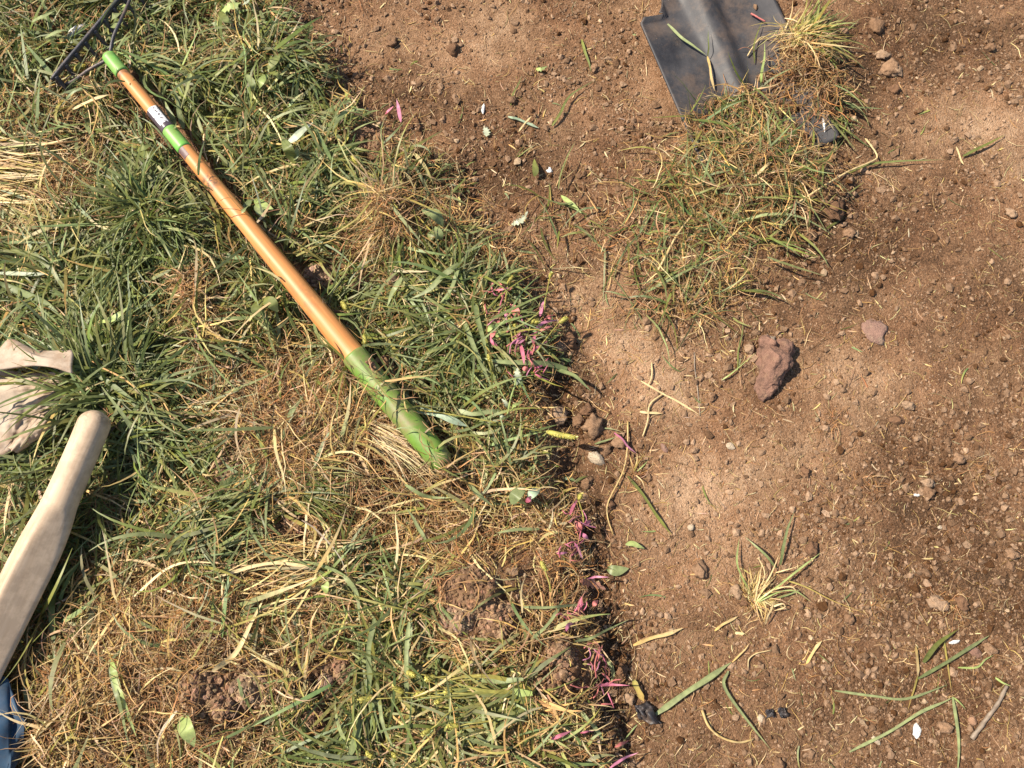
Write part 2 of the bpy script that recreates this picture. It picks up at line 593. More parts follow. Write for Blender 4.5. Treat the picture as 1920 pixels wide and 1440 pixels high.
wood_part = rod_part("wooden_handle", 0.02, 0.76, 0, WOOD_O, 150, lambda t: 1.3 * np.exp(-((t - 0.335) / 0.014) ** 2) + 0.8 * np.exp(-((t - 0.054) / 0.006) ** 2) + 0.35 * np.exp(-((t - 0.62) / 0.03) ** 2))
rod_part("green_ferrule", 0.0, 0.047, 0.0011, SLEEVE, 12)
rod_part("green_band", 0.197, 0.247, 0.0005, SLEEVE, 12)
rod_part("green_grip", 0.747, 1.0, 0.0006, GRIP, 60, round_end=1)


def label_material():
    m, n, l, b, o = new_mat("printed_label")
    p = pos(n)
    t = n.new("ShaderNodeVectorMath"); t.operation = 'DOT_PRODUCT'
    l.new(p, t.inputs[0]); t.inputs[1].default_value = tuple(rake_ax)
    t0 = float(rake_pt(0.146) @ rake_ax); t1 = float(rake_pt(0.197) @ rake_ax)
    f = math_node(n, l, 'DIVIDE', math_node(n, l, 'SUBTRACT', t.outputs["Value"], t0), t1 - t0)
    dark_end = math_node(n, l, 'GREATER_THAN', math_node(n, l, 'ADD', f, math_node(n, l, 'MULTIPLY', noise_node(n, l, p, 240, 2), 0.25)), 0.93)
    print_ = math_node(n, l, 'GREATER_THAN', noise_node(n, l, p, 520, 3), 0.57)
    side = n.new("ShaderNodeVectorMath"); side.operation = 'DOT_PRODUCT'
    l.new(p, side.inputs[0]); sv = np.cross((0, 0, 1), rake_ax); sv /= np.linalg.norm(sv)
    side.inputs[1].default_value = tuple(sv)
    q = math_node(n, l, 'SUBTRACT', side.outputs["Value"], float(rake_pt(0.17) @ sv))
    edge = math_node(n, l, 'GREATER_THAN', math_node(n, l, 'ABSOLUTE', math_node(n, l, 'ADD', q, -0.0005)), 0.0052)
    dark = math_node(n, l, 'MAXIMUM', math_node(n, l, 'MAXIMUM', dark_end, print_), edge)
    c = mix_col(n, l, dark, (0.80, 0.79, 0.78), (0.075, 0.055, 0.065))
    l.new(c, b.inputs["Base Color"]); b.inputs["Roughness"].default_value = 0.35
    return m


rod_part("printed_label", 0.146, 0.198, 0.0003, label_material(), 12)
# dark torn remnant of the sticker below the green band
V, Q, T = tube([rake_pt(t) for t in np.linspace(0.247, 0.268, 6)], rake_r(np.linspace(0.247, 0.268, 6)) + 0.0003, 28, cap=False)
keep = (Q % 28).max(1) < 28
ang = (Q[:, 0] % 28)
sel = (ang >= 7) & (ang <= 11)
build("sticker_remnant", V, Q[sel], painted("purple_brown_print", (0.13, 0.075, 0.07), 0.5, 90, 0.3), wood_part)
# iron head: bow arms, bar and teeth
HB0, HB1 = P(97, 150, 0.058), P(252, -34, 0.058)
hb_dir = (HB1 - HB0) / np.linalg.norm(HB1 - HB0)


def arm(pts, r):
    path = spline(np.array(pts), 26)
    V, Q, T = tube(path, np.linspace(r, r * 0.8, 26), 10)
    child(build("bow_arm", V, [Q, T], IRON), rake)


arm([P(206, 110, .062), P(190, 118, .062), P(165, 132, .059), P(137, 152, .050), P(112, 160, .042), HB0 + hb_dir * .006], 0.0021)
arm([P(206, 110, .062), P(208, 92, .063), P(214, 66, .066), P(228, 35, .066), P(243, 0, .060), HB1 - hb_dir * .006], 0.0021)
bar_pts = np.array([HB0 + (HB1 - HB0) * k for k in np.linspace(0, 1, 24)])
V, Q, T = tube(bar_pts, np.interp(np.linspace(0, 1, 24), [0, .1, .9, 1], [.0014, .0020, .0020, .0014]), 12, 1.0, flat=1.7)
bar_part = child(build("rake_bar", V, [Q, T], IRON), rake)
toward = rake_ax * np.array([1, 1, 0]); toward /= np.linalg.norm(toward)
for k in np.linspace(0.04, 0.96, 9):
    a = HB0 + (HB1 - HB0) * k
    path = spline([a, a + np.array([0, 0, -.010]) + toward * .005, a + np.array([0, 0, -.022]) + toward * .013, a + np.array([0, 0, -.034]) + toward * .017], 10)
    V, Q, T = tube(path, np.linspace(.0032, .0010, 10), 8)
    build("tooth", V, [Q, T], IRON, bar_part)
stamp_top(rake_pt(0.0), rake_pt(0.45), rake_r(0.0), rake_r(0.45))
stamp_top(rake_pt(0.45), rake_pt(1.0), rake_r(0.45), rake_r(1.0))

# ------------------------------------------------------------------ pale wooden handle reaching in from the left
def Pz(l): return np.array([P(a, b, c) for a, b, c in l])


pale_path = spline(Pz([(185, 771, .072), (172, 806, .072), (148, 862, .071), (116, 935, .070), (86, 1003, .070), (20, 1135, .069), (-60, 1295, .067), (-180, 1535, .064), (-330, 1835, .055)]), 160)
d_ = np.concatenate([[0], np.cumsum(np.linalg.norm(np.diff(pale_path, axis=0), axis=1))])
pr = np.interp(d_, [0, .02, .05, .085, .118, .135, .6], [.0152, .0158, .0156, .0160, .0176, .0184, .0184])
pr = pr * np.sqrt(np.clip(1 - ((0.0135 - np.minimum(d_, .0135)) / 0.0138) ** 2, 0.0, 1))
psq = np.interp(d_, [0, .10, .135, .16, .6], [0, 0, .35, .9, .9])
V, Q, T = tube(pale_path, pr, 64, psq, roll=R(48))
pd = np.zeros(len(V)); dd = np.repeat(d_, 64)
pd[:len(dd)] = 0.22 + 0.9 * np.exp(-((dd - 0.005) / 0.007) ** 2) * 0.45 + 1.1 * np.exp(-((dd - 0.22) / 0.028) ** 2) * (np.tile(np.cos(np.linspace(0, 2 * np.pi, 64, endpoint=False) + R(48)), len(d_)) < -0.2) 
WOOD_P = wood_material("pale_bare_wood", (0.64, 0.475, 0.325), (0.48, 0.33, 0.205), pale_path[80] - pale_path[20], 0.65, 1.1)
# which side of the section looks left: put the dirt there
ph = build("wooden_tool_handle", V, [Q, T], WOOD_P, attrs={"dirt": pd})
tag(ph, "pale bare wooden tool handle with rounded end, squared lower down, at left edge", "tool handle")

# ------------------------------------------------------------------ black square shovel with sod on it
SZ = 0.010
sA = P(1193, 58, SZ); sDir = P(1326, 348, SZ) - sA
sL = np.linalg.norm(sDir); sv_ = sDir / sL
su_ = np.array([-sv_[1], sv_[0], 0.0])         # towards the right edge
SWID = 0.170
s0 = sA + su_ * SWID / 2                         # middle of the shoulder line


def shovel_z(u, v):
    """u across from the middle, v along from the shoulders (metres)"""
    e = np.abs(u) / (SWID / 2)
    z = 0.010 * (1 - np.clip(v / sL, -0.6, 1)) + 0.010 * e ** 3.2
    rid = np.interp(v, [-0.1, 0, sL * 0.55, sL * 0.9], [0.020, 0.0145, 0.009, 0.0])
    wdt = np.interp(v, [-0.1, 0, sL * 0.6, sL], [0.020, 0.0165, 0.012, 0.010])
    z = z + rid * np.exp(-(np.abs(u) / wdt) ** 2.6)
    lip = np.clip((0.006 - v) / 0.006, 0, 1) ** 2 * sstep(0.52, 0.62, e)
    return z + 0.007 * lip - 0.002


def shovel_pt(u, v):
    u = np.asarray(u, float); v = np.asarray(v, float)
    q = s0 + u[..., None] * su_ + v[..., None] * sv_
    q[..., 2] = SZ + shovel_z(u, v)
    return q


nu, nv = 61, 60
rows = []
neck_v = np.linspace(-0.085, -0.002, 24)
body_v = np.linspace(0, sL, nv)
for v in neck_v:
    k = (v + 0.085) / 0.083
    hw = np.interp(k, [0, 0.5, 0.8, 0.93, 1], [0.022, 0.036, 0.046, 0.052, 0.058])
    rows.append(shovel_pt(np.linspace(-hw, hw, nu), np.full(nu, v)))
for v in body_v:
    hw = SWID / 2
    c = 0.006
    if v < c: hw -= c - math.sqrt(max(c * c - (c - v) ** 2, 0))
    if v > sL - c: hw -= c - math.sqrt(max(c * c - (v - sL + c) ** 2, 0))
    rows.append(shovel_pt(np.linspace(-hw, hw, nu), np.full(nu, v)))
# the shoulders: the neck's last row is narrow, the body's first is wide; leave the step open outside the neck
V = np.array(rows).reshape(-1, 3)
i = np.arange((len(rows) - 1) * nu).reshape(-1, nu)[:, :-1]
Q = np.stack([i, i + 1, i + nu + 1, i + nu], -1)
Q = np.delete(Q, len(neck_v) - 1, 0).reshape(-1, 4)
base = (len(neck_v) - 1) * nu
nb = len(neck_v) * nu
j = np.arange(nu - 1)
hw_n = 0.058
uu = np.linspace(-SWID / 2, SWID / 2, nu)
# stitch the neck to the middle stretch of the shoulder line
m0 = int(np.searchsorted(uu, -hw_n)); m1 = int(np.searchsorted(uu, hw_n)) - 1
T = []
jn, jb = 0, m0
while jn < nu - 1 or jb < m1:
    if jb >= m1 or (jn < nu - 1 and (jn + 1) / (nu - 1) <= (jb + 1 - m0) / (m1 - m0)):
        T.append((base + jn, base + jn + 1, nb + jb)); jn += 1
    else:
        T.append((base + jn, nb + jb + 1, nb + jb)); jb += 1


def shovel_material():
    m, n, l, b, o = new_mat("worn_black_steel")
    p = pos(n)
    n1 = noise_node(n, l, p, 30, 6, 0.65); n2 = noise_node(n, l, p, 260, 4, 0.7)
    c = ramp(n, l, n1, [(0.3, (0.020, 0.019, 0.021)), (0.7, (0.062, 0.058, 0.060))])
    dust = math_node(n, l, 'MULTIPLY', ramp(n, l, noise_node(n, l, p, 22, 8, 0.75), [(0.47, (0, 0, 0)), (0.74, (1, 1, 1))]), 0.62)
    c = mix_col(n, l, dust, c, (0.20, 0.13, 0.085))
    sc = math_node(n, l, 'GREATER_THAN', n2, 0.70)
    c = mix_col(n, l, math_node(n, l, 'MULTIPLY', sc, 0.5), c, (0.35, 0.30, 0.27))
    l.new(c, b.inputs["Base Color"])
    b.inputs["Metallic"].default_value = 0.15
    l.new(ramp(n, l, n1, [(0.3, (0.5, 0.5, 0.5)), (0.7, (0.7, 0.7, 0.7))]), b.inputs["Roughness"])
    bump(n, l, n2, 0.25, 0.0008, b)
    return m


STEEL = shovel_material()
shovel = empty("shovel", tuple(shovel_pt(0.0, 0.05)), "square-ended black steel shovel holding dug sod, beside the bare dirt's top edge", "shovel")
blade = build("shovel_blade", V, [Q, np.array(T)], STEEL)
md = blade.modifiers.new("thickness", 'SOLIDIFY'); md.thickness = 0.0022; md.offset = -1
child(blade, shovel)
rim = Acc()
sock0 = shovel_pt(0.0, -0.075) + np.array([0, 0, -0.008])
sock_path = [sock0 - sv_ * k + np.array([0, 0, 0.30 * k]) for k in np.linspace(-0.012, 0.11, 14)]
V, Q, T = tube(sock_path, np.linspace(.0235, .0195, 14), 24)
child(build("socket", V, [Q, T], STEEL), shovel)
sh_path = [sock_path[-1] - sv_ * k + np.array([0, 0, 0.30 * k]) for k in np.linspace(-0.02, 0.45, 20)]
V, Q, T = tube(sh_path, np.full(20, .0165), 24)
child(build("wooden_shaft", V, [Q, T], WOOD_O, attrs={"dirt": np.zeros(len(V))}), shovel)
# white sticker at the far corner
c0 = [P(1541, 222, .019), P(1551, 219, .019), P(1563, 248, .017), P(1547, 254, .016)]
V = np.array(c0); V = np.concatenate([V, V - np.array([0, 0, 0.0006])])
(build("white_sticker", V, [np.array([(0, 3, 2, 1), (4, 5, 6, 7), (0, 1, 5, 4), (1, 2, 6, 5), (2, 3, 7, 6), (3, 0, 4, 7)])], painted("white_print", (0.78, 0.78, 0.78), 0.45, 80, 0.05), blade, smooth=False))
relx, rely = GX - s0[0], GY - s0[1]
gu = relx * su_[0] + rely * su_[1]; gv = relx * sv_[0] + rely * sv_[1]
ins = (np.abs(gu) < SWID / 2) & (gv > 0) & (gv < sL) | ((np.abs(gu) < 0.05) & (gv > -0.08) & (gv <= 0))
TOP = np.where(ins, np.maximum(TOP, SZ + shovel_z(gu, gv) + 0.0005), TOP)
SHOVEL_POLY = np.array([(1190, 55), (1250, 18), (1275, -60), (1455, -60), (1478, 50), (1455, 150), (1400, 165), (1330, 185), (1268, 208)], float)


def in_poly(px, py, poly):
    r = np.zeros(px.shape, bool)
    for k in range(len(poly)):
        x0, y0 = poly[k]; x1, y1 = poly[k - 1]
        c = ((y0 > py) != (y1 > py))
        r ^= c & (px < (x1 - x0) * (py - y0) / (y1 - y0 + 1e-12) + x0)
    return r


# ------------------------------------------------------------------ leather glove and blue fabric at the left edge
def sheet(name, outline, zfun, mat, parent=None, nu=40, nv=40, thick=0.003, seed=3, wob=3.0):
    """cloth patch: outline is four rows of (px, py) corner curves; bilinear patch, z from zfun(s, t)"""
    s = np.linspace(0, 1, nu); t = np.linspace(0, 1, nv); S, TT = np.meshgrid(s, t)
    top, bot = spline(np.array(outline[0], float), nu), spline(np.array(outline[1], float), nu)
    px = top[None, :, 0] * (1 - TT) + bot[None, :, 0] * TT; py = top[None, :, 1] * (1 - TT) + bot[None, :, 1] * TT
    px = px + wob * fbm(S + seed, TT, 0.25, 2, seed) ; py = py + wob * fbm(S, TT + seed, 0.25, 2, seed + 1)
    V = P(px, py, zfun(S, TT)).reshape(-1, 3)
    i = np.arange(nu * nv).reshape(nv, nu)
    Q = np.stack([i[:-1, :-1], i[1:, :-1], i[1:, 1:], i[:-1, 1:]], -1).reshape(-1, 4)
    o = build(name, V, Q, mat)
    md = o.modifiers.new("thickness", 'SOLIDIFY'); md.thickness = thick; md.offset = -1
    if parent is not None: child(o, parent)
    return o


SUEDE = painted("tan_suede", (0.43, 0.335, 0.25), 0.95, 30, 0.25, 0.9, bumps=0.5)
glove = empty("work_glove", tuple(P(30, 740, 0.05)), "dirty tan suede work glove lying in the grass at the left edge", "glove")
sheet("glove_palm", [[(-330, 690), (-180, 684), (-20, 692), (60, 700), (128, 694)], [(-320, 930), (-160, 900), (0, 858), (40, 830), (104, 770)]],
      lambda s, t: 0.056 + 0.016 * np.sin(np.pi * t) * np.sin(np.pi * np.clip(s, 0, 1)) ** 0.5 + 0.008 * fbm(s, t, 0.3, 3, 71) + 0.003 * fbm(s, t, 0.08, 2, 72), SUEDE, glove, 60, 50)
sheet("glove_cuff", [[(-340, 640), (-180, 655), (-30, 665), (18, 636), (70, 656), (135, 655)], [(-330, 715), (-180, 708), (-20, 694), (40, 688), (90, 688), (134, 700)]],
      lambda s, t: 0.064 + 0.008 * np.sin(np.pi * np.clip(0.1 + t * 0.6, 0, 1)) + 0.010 * t + 0.005 * fbm(s * 1.6, t, 0.4, 2, 75), SUEDE, glove, 60, 24)
sheet("glove_thumb", [[(60, 770), (86, 782), (106, 800)], [(10, 838), (22, 846), (34, 850)]],
      lambda s, t: 0.056 + 0.012 * np.sin(np.pi * s) + 0.004 * fbm(s, t, 0.3, 3, 78), SUEDE, glove, 26, 30)

BLUE = painted("dark_blue_cloth", (0.010, 0.040, 0.080), 0.8, 26, 0.5, 0.12, bumps=0.25)
blue = sheet("blue_fabric", [[(-300, 1255), (-120, 1262), (0, 1266), (22, 1296), (45, 1336)], [(-300, 1700), (-120, 1620), (0, 1500), (24, 1450), (46, 1400)]],
             lambda s, t: 0.058 + 0.018 * np.sin(np.pi * t) * (1 - 0.6 * s) + 0.010 * fbm(s * 1.2, t * .9, 0.4, 2, 81), BLUE, None, 70, 70, wob=2)
tag(blue, "crumpled dark blue fabric in the grass at the bottom left corner", "fabric")

# ------------------------------------------------------------------ rocks, clods and scraps lying on the dirt
def surf(px, py, G=None):
    p = P(px, py, 0.0)
    for k in range(3):
        z = gsample(TOP if G is None else G, p[0], p[1]); p = P(px, py, z)
    return p


def stone_material(name, c, var=0.35, scale=45, rough=0.85, second=None):
    m, n, l, b, o = new_mat(name)
    p = pos(n)
    n1 = noise_node(n, l, p, scale, 7, 0.68)
    cc = ramp(n, l, n1, [(0.28, tuple(x * (1 - var) for x in c)), (0.72, tuple(min(1, x * (1 + var)) for x in c))])
    if second is not None:
        cc = mix_col(n, l, ramp(n, l, noise_node(n, l, p, scale * 0.8, 5, 0.7), [(0.52, (0, 0, 0)), (0.64, (1, 1, 1))]), cc, second)
    l.new(cc, b.inputs["Base Color"]); b.inputs["Roughness"].default_value = rough
    bump(n, l, noise_node(n, l, p, scale * 5, 6, 0.7), 0.8, 0.004, b)
    return m


def stone(name, px, py, wpx, hpx, thick, rot_img, mat, label, cat, seed, sub=3, rough=0.28, facets=5, sink=0.3, group=None, col=None):
    p = surf(px, py); k = mpp(px, py, p[2])
    V, F = lump(p + np.array([0, 0, thick * (1 - 2 * sink) * 0.5]), (wpx * k / 2, hpx * k / 2, thick * 0.5), seed, sub, rough, 1.9, -R(rot_img), facets)
    o = build(name, V, F, mat, col=np.asarray(col) * np.ones((len(V), 3)) if col is not None else None, smooth=False if sub < 3 else True)
    if label: tag(o, label, cat, group)
    return o


RED = stone_material("red_brown_stone", (0.205, 0.108, 0.072), 0.55, 70, 0.8, (0.27, 0.155, 0.095))
PINKST = stone_material("dusty_pink_stone", (0.29, 0.165, 0.12), 0.3, 90, 0.9, (0.34, 0.225, 0.15))
PALE = stone_material("pale_stone", (0.50, 0.39, 0.27), 0.22, 90)
WHITE = stone_material("white_scrap", (0.72, 0.70, 0.66), 0.10, 90, 0.7)
BLACKP = painted("black_plastic", (0.028, 0.027, 0.031), 0.5, 120, 0.3, 0.25, bumps=0.3)


def red_rock():
    # the elongated lobed rock: three overlapping lobes fused by a remesh
    bm = bmesh.new()
    me = bpy.data.meshes.new("rock")
    acc = Acc()
    for px, py, wx, hy, th, rt, sd in ((1445, 682, 66, 98, .034, 12, 5), (1466, 656, 38, 48, .028, 20, 6), (1438, 650, 38, 40, .026, 0, 8), (1434, 722, 40, 54, .022, 14, 7), (1433, 738, 28, 28, .016, 0, 9)):
        p = surf(px, py, H); k = mpp(px, py, .01)
        V, F = lump(p + np.array([0, 0, th * .22]), (wx * k / 2, hy * k / 2, th / 2), sd, 3, .30, 2.1, -R(rt), 5)
        acc.add(V, None, F)
    o = acc.build("red_brown_rock", RED)
    r = o.modifiers.new("fuse", 'REMESH'); r.mode = 'VOXEL'; r.voxel_size = 0.0011; r.use_smooth_shade = True
    tx = bpy.data.textures.new("rock_grain", 'CLOUDS'); tx.noise_scale = 0.008
    dm = o.modifiers.new("cracks", 'DISPLACE'); dm.texture = tx; dm.strength = 0.0045; dm.texture_coords = 'LOCAL'
    return tag(o, "reddish brown lobed rock lying on the bare dirt", "rock")


red_rock()
stone("flat_stone", 1637, 622, 46, 52, 0.010, 20, PINKST, "flat dusty pink stone half sunk in the dirt, right of the red rock", "stone", 21, 3, .35, 6, .46)
stone("pale_stone", 1119, 860, 34, 22, 0.012, 30, PALE, "pale yellowish stone beside the cut grass edge", "stone", 22, 3, .3, 6)
stone("stone_flake", 1370, 837, 20, 15, 0.004, 15, PALE, "thin tan stone flake on the dirt below the red rock", "stone", 23, 2, .2, 6)
stone("round_pebble", 1295, 989, 13, 12, 0.007, 0, PALE, "small round cream pebble on the dirt", "pebble", 24, 3, .12, 0)
stone("reddish_pebble", 1245, 840, 10, 20, 0.005, -30, PINKST, "small narrow pinkish pebble on the dirt", "pebble", 25, 2, .2, 3)
stone("white_scrap", 152, 72, 24, 44, 0.020, 40, WHITE, "white crumpled scrap under the rake's iron bar", "scrap", 26, 3, .4, 5, .0)
stone("round_grey_pebble", 162, 92, 20, 16, 0.014, 20, stone_material("grey_pebble", (0.40, 0.36, 0.32), .15, 80), "grey rounded pebble beside the rake's iron bar", "pebble", 27, 3, .15, 2, .0)
stone("clay_lump", 1440, 640, 26, 22, 0.012, 0, stone_material("grey_clay", (0.36, 0.27, 0.19), .25, 80), "pale grey crumbly clay lump touching the red rock", "clod", 28, 3, .4, 2)
stone("reddish_clod", 1512, 1336, 1, 1, 0.001, 0, PINKST, None, None, 29) if False else None
stone("sunken_reddish_stone", 1826, 1222, 30, 24, 0.008, 35, RED, "dark reddish stone sunken in the dirt near the right edge", "stone", 30, 3, .2, 3, .5)
stone("orange_pebble", 1822, 1351, 16, 18, 0.008, 0, stone_material("orange_stone", (0.34, 0.19, 0.11), .2, 80), "orange-brown pebble beside the grey twig", "pebble", 31, 3, .15, 2)
stone("brown_chunk", 806, 515, 22, 34, 0.016, 5, stone_material("dark_chunk", (0.085, 0.045, 0.032), .35, 120), "dark reddish brown bark chunk in the grass", "bark", 32, 3, .2, 6, .0)
stone("brown_stone", 739, 525, 18, 34, 0.013, 15, stone_material("mauve_stone", (0.24, 0.15, 0.11), .25, 100), "small upright brown stone in the grass", "stone", 33, 3, .2, 5, .0)
stone("mauve_stone", 610, 1280, 32, 36, 0.010, 25, stone_material("flat_mauve", (0.23, 0.145, 0.105), .1, 40), "smooth flat mauve stone between dry roots", "stone", 34, 3, .15, 5, .2)
for px, py, wx, hy, rt, nm, lb in ((1718, 1369, 17, 30, 10, "white_scrap", "pale greenish white scrap below the long crossing blades"), (1641, 1387, 12, 20, -40, "cream_scrap", "cream scrap at the tip of a long green blade"),
                                   (1426, 1346, 14, 15, 0, "cream_scrap", "round cream scrap beside two black bits"), (906, 207, 7, 22, 5, "white_petal", "narrow white petal standing out on the bare dirt"),
                                   (1030, 320, 13, 12, 10, "white_petal", "small white flower scrap near the grass edge"), (1761, 989, 9, 8, 0, "cream_scrap", "tiny cream scrap at the dirt's right side"),
                                   (1718, 928, 14, 7, 0, "white_petal", "small bright white fleck among dark crumbs"), (1789, 1203, 22, 8, -10, "white_petal", "slim white flake above the crossing blades")):
    stone(nm, px, py, wx, hy, 0.0035, rt, WHITE if "white" in nm else PALE, lb, "scrap", int(px), 2, .25, 3, .0)
# black plastic scraps
def scrap(name, pts, label, lift=0.006, seed=1, mat=None):
    """crumpled thin piece from four photo corners"""
    n = 12; s = np.linspace(0, 1, n); S, T_ = np.meshgrid(s, s)
    a = np.array(pts, float)
    q = (a[0] * ((1 - S) * (1 - T_))[..., None] + a[1] * (S * (1 - T_))[..., None] + a[2] * (S * T_)[..., None] + a[3] * ((1 - S) * T_)[..., None])
    q[..., 0] += 3.5 * fbm(S, T_, 0.35, 2, seed); q[..., 1] += 3.5 * fbm(S, T_, 0.35, 2, seed + 2)
    p0 = P(q[..., 0], q[..., 1], 0.0); z = gsample(TOP, p0[..., 0], p0[..., 1]) + 0.0025 + lift * np.abs(fbm(S, T_, 0.4, 2, seed + 4)) * 2
    V = P(q[..., 0], q[..., 1], z).reshape(-1, 3)
    i = np.arange(n * n).reshape(n, n)
    Q = np.stack([i[:-1, :-1], i[1:, :-1], i[1:, 1:], i[:-1, 1:]], -1).reshape(-1, 4)
    o = build(name, V, Q, mat or BLACKP); md = o.modifiers.new("thickness", 'SOLIDIFY'); md.thickness = 0.0012
    return tag(o, label, "scrap")


scrap("black_plastic_scrap", [(1191, 1326), (1212, 1314), (1240, 1358), (1200, 1352)], "torn black plastic scrap beside the cut grass edge", 0.008, 3)
scrap("black_plastic_scrap", [(1437, 1332), (1447, 1328), (1455, 1344), (1440, 1346)], "small black bit on the dirt, left of a pair", 0.004, 5)
scrap("black_plastic_scrap", [(1460, 1330), (1470, 1328), (1478, 1342), (1466, 1348)], "small dark grey bit on the dirt, right of a pair", 0.004, 7)

# individually visible clods
CLAY = [np.array(c) for c in ((0.27, 0.165, 0.098), (0.22, 0.13, 0.075), (0.33, 0.22, 0.14), (0.18, 0.10, 0.057))]
CL = [(1668, 130, 34, 30), (1640, 50, 30, 24), (1652, 105, 26, 20), (1560, 390, 44, 36), (1590, 440, 22, 18), (1520, 440, 22, 18), (1310, 560, 26, 22), (1100, 770, 24, 22), (1112, 800, 40, 34), (1085, 790, 22, 24),
      (1045, 780, 34, 30), (1065, 640, 34, 26), (1050, 655, 26, 24), (1100, 905, 24, 22), (1090, 930, 22, 20), (1142, 945, 20, 18), (1160, 830, 26, 24), (1135, 845, 20, 18), (1700, 760, 20, 17), (1680, 790, 22, 16),
      (1795, 860, 20, 18), (1738, 925, 22, 18), (1735, 905, 18, 18), (1510, 885, 18, 14), (1895, 1040, 22, 18), (1890, 1060, 18, 14), (1755, 1130, 34, 22), (1520, 1030, 28, 22), (1855, 1215, 20, 16), (1590, 1160, 14, 22),
      (1380, 1110, 22, 20), (1395, 1130, 20, 16), (1310, 1070, 28, 22), (1335, 745, 16, 14), (1405, 655, 18, 16), (1800, 1130, 26, 18), (1770, 1365, 26, 20), (1460, 1435, 22, 18), (1180, 1310, 22, 18), (1165, 1255, 24, 20),
      (1260, 135, 1, 1), (735, 80, 20, 24), (610, 150, 22, 18), (850, 95, 24, 22), (1115, 130, 16, 15), (960, 190, 15, 14), (1680, 135, 24, 20), (1675, 170, 20, 16), (1580, 60, 18, 16), (1855, 90, 16, 16), (1895, 400, 18, 14)]
CLUSTER = [((1650, 100), "crumbly soil clod on the dirt just outside the shovel's sod", "clods beside the shovel"), ((1560, 420), "crumbly soil clod at the lower end of the torn sod pile", "clods below the torn sod"),
           ((1090, 750), "soil clod fallen from the cut edge below the pink weeds", "clods under the pink weeds"), ((1110, 920), "soil clod in the dark dug trench beside the foxtail head", "clods in the trench"),
           ((1720, 830), "small soil clod among the dark crumbs below the flat pink stone", "clods below the flat stone"), ((1390, 1110), "soil clod beside the uprooted grass clump", "clods around the uprooted clump"),
           ((1840, 1120), "soil clod near the orange root knot at the dirt's lower side", "clods near the root knot"), ((1380, 680), "small soil clod just beside the red rock", "clods beside the red rock"),
           ((1170, 1280), "soil clod at the cut edge above the black plastic scrap", "clods above the black scrap"), ((760, 110), "soil clod on the dirt left of the shovel near the upper grass edge", "clods near the upper grass edge"), ((1030, 150), "small soil clod on the open dirt left of the shovel", "clods on the upper dirt"),
           ((1880, 250), "small soil clod on the pale dirt by the lone dark green blade", "clods on the pale upper dirt"), ((1600, 1400), "small soil clod at the bottom of the dirt by the black bits", "clods near the black bits"), ((1535, 890), "small soil clod on the open dirt between rock and clump", "clods on the middle dirt")]
for k, (px, py, wx, hy) in enumerate(CL):
    if wx < 5: continue
    cp_, clab, cgrp = min(CLUSTER, key=lambda c: (c[0][0] - px) ** 2 + (c[0][1] - py) ** 2)
    stone("soil_clod", px, py, wx * 1.05, hy * 1.05, 0.5 * hy * 0.00062 + 0.004, (k * 53) % 90, CRUMB, clab, "clod", 100 + k, 3, 0.5, 1, 0.25, cgrp, CLAY[k % 4])

# earth still clinging to the sod on the shovel
SODCLODS = ((392, 1286, 84, 62, .026, "big crumbly earth clod in the lower left dry grass"), (470, 1292, 66, 54, .022, "crumbly earth clod right of the biggest clod in the lower left grass"), (425, 1325, 60, 36, .018, "low earth clod below the biggest lower left clod"), (885, 1105, 96, 74, .028, "large rough earth clod in the lower middle of the sod"), (935, 1160, 70, 60, .024, "earth clod under the large rough clod near the cut edge"), (858, 1165, 60, 44, .020, "earth clod left below the large rough clod"),
            (1055, 1225, 56, 44, .022, "earth clod on the cut edge beside the thin pink sprouts"), (1040, 1278, 66, 46, .020, "earth clod right of the lying foxtail clump"), (690, 268, 58, 40, .018, "pale earth clod at the upper grass edge"), (598, 515, 44, 40, .016, "earth clod beside the middle of the wooden handle"), (640, 1255, 54, 40, .014, "earth clod above the smooth mauve stone"), (718, 690, 40, 34, .016, "earth clod right of where the green grip starts"), (548, 985, 56, 44, .016, "earth clod in the torn middle of the sod"), (425, 880, 40, 50, .014, "earth clod beside the matted roots left of the green grip"), (590, 1350, 50, 40, .014, "earth clod near the bottom edge below the mauve stone"))


